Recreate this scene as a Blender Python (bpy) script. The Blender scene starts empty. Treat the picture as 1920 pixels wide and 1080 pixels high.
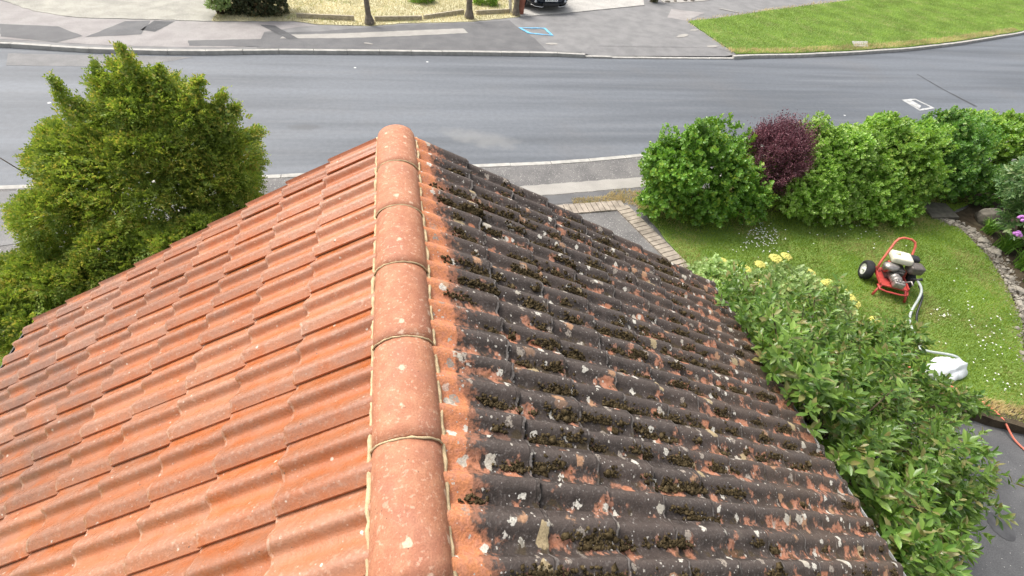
import bpy, bmesh, math, random
import numpy as np
from mathutils import Matrix, Vector
random.seed(7)
R = math.radians
scene = bpy.context.scene
col = scene.collection

# ---------------------------------------------------------------- camera, sky, sun, exposure
CAM = Vector((0.0692, -0.8546, 5.60))
YAW, PITCH, ROLL = 0.2703, 0.7778, 0.1286
cam_data = bpy.data.cameras.new('camera')
cam = bpy.data.objects.new('camera', cam_data); col.objects.link(cam)
fwd = Vector((math.sin(YAW)*math.cos(PITCH), math.cos(YAW)*math.cos(PITCH), -math.sin(PITCH)))
r0 = Vector((math.cos(YAW), -math.sin(YAW), 0)); u0 = r0.cross(fwd)
rr = r0*math.cos(ROLL) + u0*math.sin(ROLL); uu = u0*math.cos(ROLL) - r0*math.sin(ROLL)
M = Matrix((rr, uu, -fwd)).transposed().to_4x4(); M.translation = CAM
cam.matrix_world = M
cam_data.sensor_width = 36.0; cam_data.lens = 917.27/1920*36
cam_data.clip_start = 0.05; cam_data.clip_end = 600
scene.camera = cam

SUN_AZ, SUN_EL = R(-42), R(58)          # from the far side of the road, a little to the left
world = bpy.data.worlds.new('World'); scene.world = world; world.use_nodes = True
wn = world.node_tree; wn.nodes.clear()
sky = wn.nodes.new('ShaderNodeTexSky'); sky.sky_type = 'NISHITA'; sky.sun_disc = False
sky.sun_elevation = SUN_EL; sky.sun_rotation = SUN_AZ; sky.dust_density = 6.0; sky.air_density = 1.2; sky.ozone_density = 1.0
hs = wn.nodes.new('ShaderNodeHueSaturation'); hs.inputs['Saturation'].default_value = 0.35
bg = wn.nodes.new('ShaderNodeBackground'); bg.inputs['Strength'].default_value = 0.15
wo = wn.nodes.new('ShaderNodeOutputWorld')
wn.links.new(sky.outputs[0], hs.inputs['Color']); wn.links.new(hs.outputs[0], bg.inputs['Color']); wn.links.new(bg.outputs[0], wo.inputs[0])
sd = bpy.data.lights.new('sun', 'SUN'); sd.energy = 1.5; sd.angle = R(14); sd.color = (1.0, 0.95, 0.87)
sun = bpy.data.objects.new('sun', sd); col.objects.link(sun)
sdir = Vector((math.sin(SUN_AZ)*math.cos(SUN_EL), math.cos(SUN_AZ)*math.cos(SUN_EL), math.sin(SUN_EL)))
sun.rotation_euler = sdir.to_track_quat('Z', 'Y').to_euler(); sun.location = (0, 0, 30)
scene.view_settings.view_transform = 'Standard'; scene.view_settings.look = 'None'
scene.view_settings.gamma = 1.0; scene.view_settings.use_curve_mapping = False
scene.view_settings.exposure = 0.68
scene.cycles.max_bounces = 6

# ---------------------------------------------------------------- helpers
def tag(o, label=None, cat=None, group=None, kind=None):
    if label: o['label'] = label
    if cat: o['category'] = cat
    if group: o['group'] = group
    if kind: o['kind'] = kind
    return o
def empty(name, loc=(0,0,0), rz=0):
    o = bpy.data.objects.new(name, None); col.objects.link(o)
    o.location = loc; o.rotation_euler = (0,0,rz); o.empty_display_size = .2
    return o
def link(name, me, parent=None, mw=None):
    o = bpy.data.objects.new(name, me); col.objects.link(o)
    if parent is not None: o.parent = parent
    if mw is not None: o.matrix_local = mw
    return o
def pymesh(name, V, F, m=None, smooth=False):
    me = bpy.data.meshes.new(name); me.from_pydata([tuple(v) for v in V], [], [tuple(f) for f in F])
    if m is not None:
        for q in (m if isinstance(m, (list, tuple)) else [m]): me.materials.append(q)
    if smooth: me.polygons.foreach_set('use_smooth', [True]*len(me.polygons))
    me.update(); return me
def fastmesh(name, V, F, m, smooth=False):
    """V (n,3) array, F (k,3|4) array"""
    me = bpy.data.meshes.new(name); V = np.asarray(V, np.float32); F = np.asarray(F, np.int32); k = F.shape[1]
    me.vertices.add(len(V)); me.vertices.foreach_set('co', V.ravel())
    me.loops.add(F.size); me.loops.foreach_set('vertex_index', F.ravel())
    me.polygons.add(len(F)); me.polygons.foreach_set('loop_start', np.arange(0, F.size, k, dtype=np.int32))
    try: me.polygons.foreach_set('loop_total', np.full(len(F), k, np.int32))
    except Exception: pass
    if smooth: me.polygons.foreach_set('use_smooth', np.ones(len(F), bool))
    me.materials.append(m); me.update(calc_edges=True); me.validate(); return me

class MB:
    """collects shapes, builds ONE mesh object"""
    def __init__(s): s.V=[]; s.F=[]
    def add(s, V, F):
        b=len(s.V); s.V += [Vector(v) for v in V]; s.F += [tuple(b+i for i in f) for f in F]; return s
    def box(s, c, d, rz=0, rx=0, ry=0, bev=0):
        bm = bmesh.new(); bmesh.ops.create_cube(bm, size=1)
        for v in bm.verts: v.co = Vector((v.co.x*d[0], v.co.y*d[1], v.co.z*d[2]))
        if bev: bmesh.ops.bevel(bm, geom=list(bm.edges), offset=bev, segments=2, affect='EDGES', profile=.6)
        Mx = Matrix.Translation(c) @ Matrix.Rotation(rz,4,'Z') @ Matrix.Rotation(rx,4,'X') @ Matrix.Rotation(ry,4,'Y')
        bm.verts.ensure_lookup_table()
        s.add([Mx @ v.co for v in bm.verts], [[v.index for v in f.verts] for f in bm.faces]); bm.free(); return s
    def tube(s, pts, rad, n=8, cap=True, jit=0, closed=False):
        pts=[Vector(p) for p in pts]; rads = rad if isinstance(rad,(list,tuple)) else [rad]*len(pts)
        V=[]; F=[]; up=Vector((0,0,1)); prev=None
        for i,p in enumerate(pts):
            t=(pts[min(i+1,len(pts)-1)]-pts[max(i-1,0)]).normalized()
            if prev is None:
                a=t.orthogonal().normalized()
            else:
                a=(prev-t*prev.dot(t)); a = a.normalized() if a.length>1e-6 else t.orthogonal().normalized()
            prev=a; b=t.cross(a)
            for k in range(n):
                q=2*math.pi*k/n; r=rads[i]*(1+random.uniform(-jit,jit))
                V.append(p+(a*math.cos(q)+b*math.sin(q))*r)
        for i in range(len(pts)-1):
            for k in range(n): F.append((i*n+k, i*n+(k+1)%n, (i+1)*n+(k+1)%n, (i+1)*n+k))
        if cap: F.append(tuple(range(n-1,-1,-1))); F.append(tuple((len(pts)-1)*n+k for k in range(n)))
        return s.add(V,F)
    def cyl(s, a, b, r, n=16, r2=None): return s.tube([a,b],[r, r if r2 is None else r2],n)
    def lathe(s, prof, axis_pt, axis='X', n=24):
        V=[];F=[]; m=len(prof)
        for k in range(n):
            q=2*math.pi*k/n
            for (h,r) in prof:
                if axis=='X': V.append(Vector(axis_pt)+Vector((h, r*math.cos(q), r*math.sin(q))))
                elif axis=='Y': V.append(Vector(axis_pt)+Vector((r*math.cos(q), h, r*math.sin(q))))
                else: V.append(Vector(axis_pt)+Vector((r*math.cos(q), r*math.sin(q), h)))
        for k in range(n):
            for j in range(m-1): F.append((k*m+j,k*m+j+1,((k+1)%n)*m+j+1,((k+1)%n)*m+j))
        return s.add(V,F)
    def blob(s, c, r, sub=2, amp=.15, seed=0, flat=1.0, rz=0):
        bm=bmesh.new(); bmesh.ops.create_icosphere(bm, subdivisions=sub, radius=1)
        rnd=random.Random(seed); k=[Vector((rnd.uniform(-3,3),rnd.uniform(-3,3),rnd.uniform(-3,3))) for _ in range(5)]
        for v in bm.verts:
            d=sum(math.sin(v.co.dot(q)+i) for i,q in enumerate(k))/5
            v.co*=1+amp*d*2
            v.co=Vector((v.co.x*r[0],v.co.y*r[1],v.co.z*r[2]))
            if rz: v.co=Matrix.Rotation(rz,3,'Z')@v.co
        bm.verts.ensure_lookup_table()
        s.add([Vector(c)+v.co for v in bm.verts],[[v.index for v in f.verts] for f in bm.faces]); bm.free(); return s
    def build(s, name, m, parent=None, smooth=False):
        me=pymesh(name,s.V,s.F,m,smooth); return link(name,me,parent)

def poly_prism(pts, z0, z1):
    n=len(pts); V=[(x,y,z0) for x,y in pts]+[(x,y,z1) for x,y in pts]
    F=[tuple(range(n-1,-1,-1)), tuple(range(n,2*n))]+[(i,(i+1)%n,n+(i+1)%n,n+i) for i in range(n)]
    return V,F
def ccw(p):
    a=sum(p[i][0]*p[(i+1)%len(p)][1]-p[(i+1)%len(p)][0]*p[i][1] for i in range(len(p)))
    return p if a>0 else p[::-1]
def slab(name, pts, z0, z1, m, parent=None, kind='structure'):
    V,F=poly_prism(ccw(list(pts)),z0,z1); o=link(name,pymesh(name,V,F,m),parent)
    if kind and parent is None: o['kind']=kind
    return o
def sheet(name, pts, z, m, kind='structure'):
    p=ccw(list(pts)); o=link(name,pymesh(name,[(x,y,z) for x,y in p],[tuple(range(len(p)))],m))
    if kind: o['kind']=kind
    return o
def inpoly(P, X, Y):
    c=np.zeros(len(X),bool); n=len(P); j=n-1
    for i in range(n):
        xi,yi=P[i]; xj,yj=P[j]
        c ^= ((yi>Y)!=(yj>Y)) & (X < (xj-xi)*(Y-yi)/((yj-yi) if yj!=yi else 1e-9)+xi); j=i
    return c
def ragged(pts, step, amp, seed, closed=True):
    """walk a polygon edge and make it slightly uneven"""
    rnd=random.Random(seed); out=[]; n=len(pts)
    for i in range(n if closed else n-1):
        a=Vector(pts[i]); b=Vector(pts[(i+1)%n]); L=(b-a).length; k=max(1,int(L/step)); t=(b-a).normalized() if L>0 else Vector((1,0)); nn=Vector((-t.y,t.x))
        for j in range(k):
            o=0 if j==0 else rnd.uniform(-amp,amp); p=a.lerp(b,j/k)+nn*o; out.append((p.x,p.y))
    if not closed: out.append(tuple(pts[-1]))
    return out

# ---------------------------------------------------------------- node materials
class NT:
    def __init__(s,name):
        s.m=bpy.data.materials.new(name); s.m.use_nodes=True; s.t=s.m.node_tree; s.t.nodes.clear()
        s.out=s.t.nodes.new('ShaderNodeOutputMaterial'); s.p=s.t.nodes.new('ShaderNodeBsdfPrincipled'); s.t.links.new(s.p.outputs[0],s.out.inputs[0])
        s._pos=None
    def L(s,a,b):
        if isinstance(a,(int,float)): b.default_value=a
        elif isinstance(a,(tuple,list)): b.default_value=tuple(a)+((1,) if len(a)==3 and b.type=='RGBA' else ())
        else: s.t.links.new(a,b)
    @property
    def pos(s):
        if s._pos is None: s._pos=s.t.nodes.new('ShaderNodeNewGeometry')
        return s._pos.outputs['Position']
    @property
    def island(s): s.pos; return s._pos.outputs['Random Per Island']
    def oi(s): return s.t.nodes.new('ShaderNodeObjectInfo').outputs['Random']
    def attr(s,n): a=s.t.nodes.new('ShaderNodeAttribute'); a.attribute_name=n; return a.outputs['Fac']
    def map(s,vec,scale=(1,1,1),rot=(0,0,0),loc=(0,0,0)):
        n=s.t.nodes.new('ShaderNodeMapping'); s.L(vec,n.inputs[0]); n.inputs['Scale'].default_value=scale; n.inputs['Rotation'].default_value=rot; n.inputs['Location'].default_value=loc; return n.outputs[0]
    def noise(s,scale,detail=3,vec=None,rough=.55,out=0,dist=0):
        n=s.t.nodes.new('ShaderNodeTexNoise'); n.inputs['Scale'].default_value=scale; n.inputs['Detail'].default_value=detail; n.inputs['Roughness'].default_value=rough; n.inputs['Distortion'].default_value=dist
        s.L(vec if vec is not None else s.pos,n.inputs['Vector']); return n.outputs[out]
    def voro(s,scale,vec=None,out='Distance',rnd=1):
        n=s.t.nodes.new('ShaderNodeTexVoronoi'); n.inputs['Scale'].default_value=scale; n.inputs['Randomness'].default_value=rnd; s.L(vec if vec is not None else s.pos,n.inputs['Vector']); return n.outputs[out]
    def math(s,op,a,b=0,c=0,clamp=False):
        n=s.t.nodes.new('ShaderNodeMath'); n.operation=op; n.use_clamp=clamp; s.L(a,n.inputs[0]); s.L(b,n.inputs[1]); s.L(c,n.inputs[2]); return n.outputs[0]
    def step(s,v,lo,hi,a=0.0,b=1.0):
        n=s.t.nodes.new('ShaderNodeMapRange'); n.interpolation_type='SMOOTHSTEP'; s.L(v,n.inputs['Value'])
        n.inputs['From Min'].default_value=lo; n.inputs['From Max'].default_value=hi; n.inputs['To Min'].default_value=a; n.inputs['To Max'].default_value=b; return n.outputs[0]
    def mix(s,f,a,b,mode='MIX'):
        n=s.t.nodes.new('ShaderNodeMix'); n.data_type='RGBA'; n.blend_type=mode; n.clamp_factor=True
        s.L(f,n.inputs[0]); s.L(a,n.inputs[6]); s.L(b,n.inputs[7]); return n.outputs[2]
    def sep(s,v):
        n=s.t.nodes.new('ShaderNodeSeparateXYZ'); s.L(v,n.inputs[0]); return n.outputs
    def hsv(s,c,h=.5,sat=1,v=1):
        n=s.t.nodes.new('ShaderNodeHueSaturation'); s.L(h,n.inputs['Hue']); s.L(sat,n.inputs['Saturation']); s.L(v,n.inputs['Value']); s.L(c,n.inputs['Color']); return n.outputs[0]
    def base(s,c,rough=.8,spec=.5,metal=0):
        s.L(c,s.p.inputs['Base Color']); s.L(rough,s.p.inputs['Roughness']); s.L(spec,s.p.inputs['Specular IOR Level']); s.L(metal,s.p.inputs['Metallic']); return s
    def bump(s,h,strength=.3,dist=.01):
        n=s.t.nodes.new('ShaderNodeBump'); n.inputs['Strength'].default_value=strength; n.inputs['Distance'].default_value=dist; s.L(h,n.inputs['Height']); s.t.links.new(n.outputs[0],s.p.inputs['Normal']); return s

def simple(name,c,rough=.6,spec=.5,metal=0,var=.12,scale=9,bump=0):
    n=NT(name); f=n.noise(scale,4); cc=n.hsv(c,.5,1,n.step(f,.25,.75,1-var,1+var)); n.base(cc,rough,spec,metal)
    if bump: n.bump(n.noise(scale*6,3),bump,.004)
    return n.m

def m_terracotta():
    n=NT('terracotta_tile'); cr=n.attr('crest'); rnd=n.oi()
    big=n.noise(2.2,3); med=n.noise(11,4); fine=n.noise(140,3)
    orange=n.mix(n.step(med,.3,.75),(.44,.125,.034),(.50,.165,.052)); pink=n.mix(n.step(big,.3,.7),(.36,.145,.075),(.43,.190,.105))
    f=n.math('ADD',n.math('MULTIPLY',cr,.75),n.math('MULTIPLY',n.math('SUBTRACT',med,.42),2.2),clamp=True)
    c=n.mix(f,orange,pink)
    c=n.mix(n.step(rnd,.55,1.0,.0,.40),c,(.27,.145,.09)); wr=n.noise(3.1,4,n.map(n.pos,(1,1.6,1),loc=(4,2,0))); c=n.mix(n.step(wr,.56,.72,0,.4),c,(.30,.17,.11))
    x=n.sep(n.pos)[0]                                        # older brown grime towards the eave
    g=n.math('MULTIPLY',n.step(x,-.9,-2.6,.0,.75),n.step(n.noise(7,3),.3,.65)); c=n.mix(g,c,(.25,.145,.105))
    st=n.noise(5,4,n.map(n.pos,(1,3,1))); c=n.mix(n.step(st,.58,.78,0,.28),c,(.24,.16,.13))     # grey algae
    dust=n.math('MULTIPLY',n.step(n.noise(60,3),.52,.68),n.step(cr,.2,.9,.1,.6)); c=n.mix(n.math('MULTIPLY',dust,.6),c,(.55,.36,.26))
    d=n.voro(26); k=n.sep(n.voro(26,out='Color'))[0]; sp=n.math('MULTIPLY',n.step(n.math('ADD',d,n.math('MULTIPLY',med,.2)),.30,.22),n.step(k,.86,.88)); c=n.mix(n.math('MULTIPLY',sp,n.step(n.noise(90,3),.4,.55)),c,(.66,.56,.45))
    d2=n.voro(75); k2=n.sep(n.voro(75,out='Color'))[1]; sp2=n.math('MULTIPLY',n.step(d2,.30,.15),n.step(k2,.92,.95)); c=n.mix(n.math('MULTIPLY',sp2,.5),c,(.68,.55,.45))
    k3=n.sep(n.voro(40,out='Color'))[2]; sp3=n.math('MULTIPLY',n.step(n.voro(40),.18,.1),n.step(k3,.94,.96)); c=n.mix(sp3,c,(.10,.07,.05))
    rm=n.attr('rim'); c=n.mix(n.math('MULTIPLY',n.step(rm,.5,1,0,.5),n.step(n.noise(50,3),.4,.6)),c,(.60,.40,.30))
    c=n.hsv(c,.5,1.0,n.math('MULTIPLY',n.step(fine,.2,.8,.88,1.12),n.step(n.oi(),0,1,.80,1.12)))
    n.base(c,n.step(n.noise(20,3),.3,.7,.24,.46),.7)
    n.bump(n.math('ADD',n.math('MULTIPLY',fine,.6),n.noise(45,4)),.35,.006); return n.m

def m_darktile():
    n=NT('weathered_dark_tile'); cr=n.attr('crest'); rnd=n.oi(); x,y,z=n.sep(n.pos)[:3]
    big=n.noise(3,3); med=n.noise(14,5); fine=n.noise(120,3); rag=n.noise(9,5); rag2=n.noise(38,4)
    dark=n.mix(n.step(med,.3,.7),(.034,.026,.022),(.070,.054,.047))
    dark=n.mix(n.step(cr,.5,1.0,0,.6),dark,(.110,.088,.078))
    dark=n.mix(n.step(rnd,.3,1,0,.35),dark,(.10,.072,.06))
    sc=n.math('MULTIPLY',n.step(n.noise(70,4),.56,.66),.40); dark=n.mix(sc,dark,(.22,.195,.18))
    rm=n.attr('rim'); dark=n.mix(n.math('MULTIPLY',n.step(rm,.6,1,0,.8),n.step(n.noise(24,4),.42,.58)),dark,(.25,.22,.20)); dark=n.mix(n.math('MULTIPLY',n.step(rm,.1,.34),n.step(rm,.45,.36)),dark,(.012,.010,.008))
    # brown algae towards the eave
    dark=n.mix(n.math('MULTIPLY',n.step(x,1.2,2.9,0,.6),n.step(n.noise(6,3),.3,.6)),dark,(.115,.078,.055))
    terr=n.mix(n.step(rag2,.3,.7),(.42,.16,.08),(.52,.25,.16))
    # patches of bare clay, mostly in the pans
    pt=n.math('ADD',n.math('MULTIPLY',rag,1.0),n.math('ADD',n.math('MULTIPLY',cr,-.16),n.math('MULTIPLY',rag2,.35)))
    pe=n.math('ADD',pt,n.step(x,.5,2.9,-.02,.03))
    c=n.mix(n.step(pe,.675,.78,0,.85),dark,terr)
    dv=n.voro(7.5,n.map(n.pos,(1,1.35,1))); kv=n.sep(n.voro(7.5,n.map(n.pos,(1,1.35,1)),out='Color'))[0]
    sp=n.math('MULTIPLY',n.step(n.math('ADD',dv,n.math('MULTIPLY',rag2,.25)),.46,.38),n.math('MULTIPLY',n.step(kv,.74,.76),n.step(cr,.75,.5))); c=n.mix(sp,c,terr)
    # clean strip where old bedding covered the tiles
    e=n.math('ADD',x,n.math('MULTIPLY',n.math('SUBTRACT',n.noise(5,4),.5),-.22)); e=n.math('ADD',e,n.math('MULTIPLY',n.math('SUBTRACT',rag2,.5),-.05))
    c=n.mix(n.math('MAXIMUM',n.step(e,.232,.212),n.math('MULTIPLY',n.step(n.math('ADD',e,n.math('MULTIPLY',n.math('SUBTRACT',rag2,.5),-.25)),.285,.215),.5)),c,n.mix(n.step(rag2,.35,.7),(.60,.235,.105),(.52,.22,.13)))
    # lichen
    def lich(c,scale,thr,size,colr,ci,soft=.05,br=.5):
        v=n.map(n.pos,(1,1,1),loc=(ci*3.1,ci*1.7,0)); w=n.math('ADD',n.voro(scale,v),n.math('MULTIPLY',n.noise(scale*3.2,4),.75)); k=n.sep(n.voro(scale,v,out='Color'))[ci%3]
        f=n.math('MULTIPLY',n.step(w,size+soft,size),n.step(k,thr,thr+.01)); f=n.math('MULTIPLY',f,n.step(n.noise(scale*7,3),br-.12,br,.15,1)); return n.mix(f,c,colr)
    c=lich(c,10,.90,.60,(.42,.24,.14),3,.16,br=.30)
    c=lich(c,9,.86,.60,(.50,.45,.37),1,br=.40); c=lich(c,15,.85,.62,(.62,.58,.50),2,br=.44); c=lich(c,8,.955,.66,(.40,.31,.18),4,br=.30)
    c=lich(c,42,.92,.60,(.48,.44,.38),5,br=.3); c=lich(c,14,.90,.66,(.34,.29,.24),6); c=lich(c,80,.94,.6,(.5,.47,.43),3,br=.2)
    # moss stain in the pans
    ms=n.math('MULTIPLY',n.step(n.math('ADD',n.noise(13,5),n.math('MULTIPLY',cr,-.3)),.53,.6),n.step(x,.25,.4)); c=n.mix(n.math('MULTIPLY',ms,.75),c,(.060,.042,.020))
    c=n.hsv(c,.5,1,n.step(fine,.2,.8,.8,1.2))
    n.base(c,.82,.35); n.bump(n.math('ADD',n.math('MULTIPLY',fine,.8),n.noise(35,5)),.5,.008); return n.m

def m_ridge():
    n=NT('ridge_clay'); rnd=n.oi(); big=n.noise(5,3); med=n.noise(22,5); fine=n.noise(170,3)
    c=n.mix(n.step(med,.35,.7),(.39,.155,.085),(.47,.215,.122)); c=n.mix(n.step(big,.45,.7,0,.5),c,(.35,.145,.10)); c=n.mix(n.step(rnd,0,1,0,.2),c,(.56,.27,.16))
    c=n.mix(n.step(n.noise(60,3),.56,.7,0,.5),c,(.68,.46,.33))
    c=n.mix(n.math('MULTIPLY',n.step(n.math('ADD',n.voro(16),n.math('MULTIPLY',n.noise(70,3),.4)),.46,.36),n.step(n.sep(n.voro(16,out='Color'))[0],.80,.82,0,.75)),c,(.72,.52,.38))
    c=n.mix(n.math('MULTIPLY',n.step(n.voro(70),.2,.1),n.step(n.sep(n.voro(70,out='Color'))[1],.9,.92)),c,(.16,.08,.05))
    c=n.hsv(c,.5,1,n.step(fine,.2,.8,.85,1.14)); n.base(c,.72,.4); n.bump(n.math('ADD',fine,n.noise(50,3)),.35,.005); return n.m

def m_leaf(name,a,b,tip=None,rough=.45,trans=.28,spec=.5,tipf=.12):
    n=NT(name); r=n.island
    c=n.mix(r,a,b); pn=n.noise(1.6,2); c=n.hsv(c,.5,1,n.step(pn,.3,.7,.78,1.2))
    if tip is not None: c=n.mix(n.step(n.math('ADD',n.math('FRACT',n.math('MULTIPLY',r,17.3)),n.math('MULTIPLY',n.math('SUBTRACT',n.noise(3.2,2),.5),1.3)),1-tipf-.06,1-tipf+.06),c,tip)
    n.base(c,rough,spec)
    tr=n.t.nodes.new('ShaderNodeBsdfTranslucent'); n.L(n.hsv(c,.49,1.1,1.6),tr.inputs[0]); ms=n.t.nodes.new('ShaderNodeMixShader'); ms.inputs[0].default_value=trans
    n.t.links.new(n.p.outputs[0],ms.inputs[1]); n.t.links.new(tr.outputs[0],ms.inputs[2]); n.t.links.new(ms.outputs[0],n.out.inputs[0]); return n.m

def m_road():
    n=NT('road_asphalt'); 
    st=n.noise(1.3,3,n.map(n.pos,(.07,1,1),rot=(0,0,R(-2)))); st2=n.noise(3.2,3,n.map(n.pos,(.05,1,1)))
    c=n.mix(n.step(st,.3,.7),(.088,.097,.110),(.140,.153,.172)); c=n.mix(n.step(st2,.5,.7,0,.35),c,(.165,.172,.183))
    c=n.mix(n.step(n.noise(.35,3),.5,.75,0,.3),c,(.135,.13,.127))
    f=n.noise(70,2); c=n.hsv(c,.5,1,n.step(f,.2,.8,.84,1.16)); c=n.hsv(c,.5,1,n.step(n.noise(9,4),.3,.7,.93,1.07))
    # patch of paler dust near the gable
    p=n.pos; v=n.map(p,(.55,1.1,0),rot=(0,0,R(-14)),loc=(0,0,0)); 
    dx=n.math('SUBTRACT',n.sep(p)[0],1.75); dy=n.math('SUBTRACT',n.sep(p)[1],9.55); dd=n.math('ADD',n.math('POWER',n.math('MULTIPLY',dx,.85),2),n.math('POWER',n.math('MULTIPLY',n.math('ADD',dy,n.math('MULTIPLY',dx,.35)),1.9),2))
    c=n.mix(n.math('MULTIPLY',n.step(n.math('ADD',dd,n.math('MULTIPLY',n.noise(3,5),1.6)),1.7,.7),.55),c,(.22,.22,.215))
    dx=n.math('ADD',n.sep(p)[0],2.2); dy=n.math('SUBTRACT',n.sep(p)[1],10.1); dd=n.math('ADD',n.math('POWER',n.math('MULTIPLY',dx,2.2),2),n.math('POWER',n.math('MULTIPLY',dy,5),2)); c=n.mix(n.math('MULTIPLY',n.step(n.math('ADD',dd,n.noise(6,3)),1.5,.5),.5),c,(.07,.07,.072))
    k=n.sep(n.voro(1.1,out='Color'))[0]; sp=n.math('MULTIPLY',n.step(n.voro(1.1),.05,.03),n.step(k,.6,.62)); c=n.mix(sp,c,(.6,.6,.58))
    n.base(c,.62,.5); n.bump(n.noise(160,2),.3,.004); return n.m
def m_asphalt(name,a,b,speck=.0,scale=90,rough=.85):
    n=NT(name); c=n.mix(n.step(n.noise(2.2,4),.3,.7),a,b); c=n.hsv(c,.5,1,n.step(n.noise(scale,2),.2,.8,.78,1.22))
    if speck: c=n.mix(n.math('MULTIPLY',n.step(n.voro(scale*.8),.3,.2),n.step(n.sep(n.voro(scale*.8,out='Color'))[0],1-speck,1-speck+.05)),c,(.5,.48,.44))
    c=n.mix(n.step(n.noise(1.1,5),.58,.75,0,.25),c,(.22,.215,.205))
    n.base(c,rough,.4); n.bump(n.noise(scale*1.5,2),.4,.006); return n.m
def m_ground(name,a,b,d,scale=4,thr=.55,rough=.95):
    n=NT(name); c=n.mix(n.step(n.noise(scale,4),.3,.7),a,b); c=n.mix(n.step(n.noise(scale*.45,4),thr,thr+.15,0,.8),c,d); c=n.hsv(c,.5,1,n.step(n.noise(80,2),.2,.8,.7,1.25)); n.base(c,rough,.2); n.bump(n.noise(60,3),.6,.02); return n.m

MAT={}
MAT['terra']=m_terracotta(); MAT['dark']=m_darktile(); MAT['ridge']=m_ridge()
MAT['mortar']=simple('bedding_mortar',(.52,.40,.24),.95,.2,var=.3,scale=30,bump=.5)
MAT['road']=m_road(); MAT['forecourt']=m_asphalt('pale_gravel_forecourt',(.27,.26,.225),(.37,.355,.305),speck=.25,scale=35)
MAT['pave']=m_asphalt('pavement_asphalt',(.175,.172,.171),(.225,.220,.217))
MAT['pave_dark']=m_asphalt('pavement_newer_asphalt',(.115,.114,.116),(.145,.143,.144))
MAT['pave_pale']=m_asphalt('pavement_concrete_patch',(.30,.285,.26),(.36,.34,.31))
MAT['pave_pink']=m_asphalt('pavement_old_pinkish',(.26,.24,.232),(.32,.30,.288))
MAT['chip']=m_asphalt('loose_chippings',(.125,.12,.118),(.18,.172,.165),speck=.3,scale=45)
MAT['drive']=m_asphalt('driveway_tarmac',(.075,.075,.078),(.11,.11,.112),speck=.05,scale=70)
MAT['concrete']=m_asphalt('pale_concrete',(.36,.345,.32),(.46,.44,.405),scale=30)
MAT['kerb']=simple('kerb_concrete',(.40,.385,.355),.9,.3,var=.18,scale=6,bump=.3)
MAT['soil']=m_ground('garden_soil',(.045,.034,.022),(.085,.065,.042),(.10,.09,.06),scale=7)
MAT['turf']=m_ground('lawn_turf',(.12,.20,.04),(.17,.25,.055),(.22,.19,.085),scale=2.2,thr=.62)
MAT['dryturf']=m_ground('dry_turf',(.44,.40,.24),(.54,.50,.32),(.24,.28,.11),scale=2.5,thr=.6)
MAT['field']=m_ground('distant_turf',(.14,.19,.06),(.20,.24,.09),(.26,.25,.13),scale=.5)
def m_blade(name,a,b,dry,thr=.6,sc=1.3,w=.12):
    n=NT(name); c=n.mix(n.island,a,b); c=n.mix(n.math('MULTIPLY',n.step(n.math('ADD',n.noise(sc,4),n.math('MULTIPLY',n.math('SUBTRACT',n.island,.5),.25)),thr,thr+w),.85),c,dry); c=n.hsv(c,.5,1,n.step(n.noise(.9,2,n.map(n.pos,loc=(5,3,0))),.3,.7,.8,1.2)); n.base(c,.6,.3)
    tr=n.t.nodes.new('ShaderNodeBsdfTranslucent'); n.L(n.hsv(c,.49,1.1,1.4),tr.inputs[0]); ms=n.t.nodes.new('ShaderNodeMixShader'); ms.inputs[0].default_value=.35
    n.t.links.new(n.p.outputs[0],ms.inputs[1]); n.t.links.new(tr.outputs[0],ms.inputs[2]); n.t.links.new(ms.outputs[0],n.out.inputs[0]); return n.m
MAT['blade']=m_blade('lawn_grass',(.19,.29,.045),(.32,.42,.075),(.50,.44,.20),thr=.53,sc=1.1)
MAT['blade2']=m_blade('verge_grass',(.24,.36,.09),(.38,.50,.14),(.48,.48,.22),thr=.58)
MAT['blade_dry']=m_blade('dry_grass',(.52,.47,.28),(.64,.59,.38),(.28,.33,.12),thr=.58,sc=.9)
MAT['straw']=m_blade('straw_grass',(.52,.43,.22),(.68,.58,.32),(.25,.30,.09),thr=.6,sc=4)
MAT['moss']=simple('moss',(.078,.058,.030),1.0,.05,var=.75,scale=45,bump=1.0)
MAT['bark']=simple('bark',(.10,.075,.05),.95,.2,var=.4,scale=14,bump=.8)
MAT['wood']=simple('weathered_timber',(.40,.35,.26),.9,.2,var=.25,scale=12,bump=.4)
MAT['post']=simple('grey_post_timber',(.17,.145,.115),.9,.2,var=.3,scale=12,bump=.6)
MAT['white_wood']=simple('white_painted_wood',(.62,.60,.55),.6,.4,var=.15)
MAT['brick']=simple('buff_brick',(.32,.275,.225),.9,.2,var=.28,scale=6,bump=.3)
MAT['redbrick']=simple('red_brick',(.30,.12,.08),.9,.2,var=.3,scale=9,bump=.3)
MAT['render']=simple('cream_render',(.55,.50,.42),.95,.2,var=.06,scale=5,bump=.3)
MAT['stone']=simple('pale_stone',(.27,.245,.205),.9,.3,var=.35,scale=3,bump=.6)
MAT['darkstone']=simple('dark_rock',(.16,.145,.12),.9,.3,var=.35,scale=6,bump=.6)  # darker stone tone for the paving slab and the rock
MAT['black']=simple('black_plastic',(.022,.023,.026),.45,.5,var=.2)
MAT['greyplastic']=simple('grey_aged_plastic',(.33,.33,.32),.7,.4,var=.2)
MAT['rubber']=simple('tyre_rubber',(.028,.028,.03),.8,.3,var=.3,scale=30)
MAT['red']=simple('red_powder_coat',(.46,.065,.055),.42,.5,var=.15,scale=15)
MAT['redtube']=simple('faded_red_tube',(.56,.12,.075),.45,.5,var=.2,scale=20)
MAT['tank']=simple('cream_tank_paint',(.72,.68,.55),.4,.5,var=.06)
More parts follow.
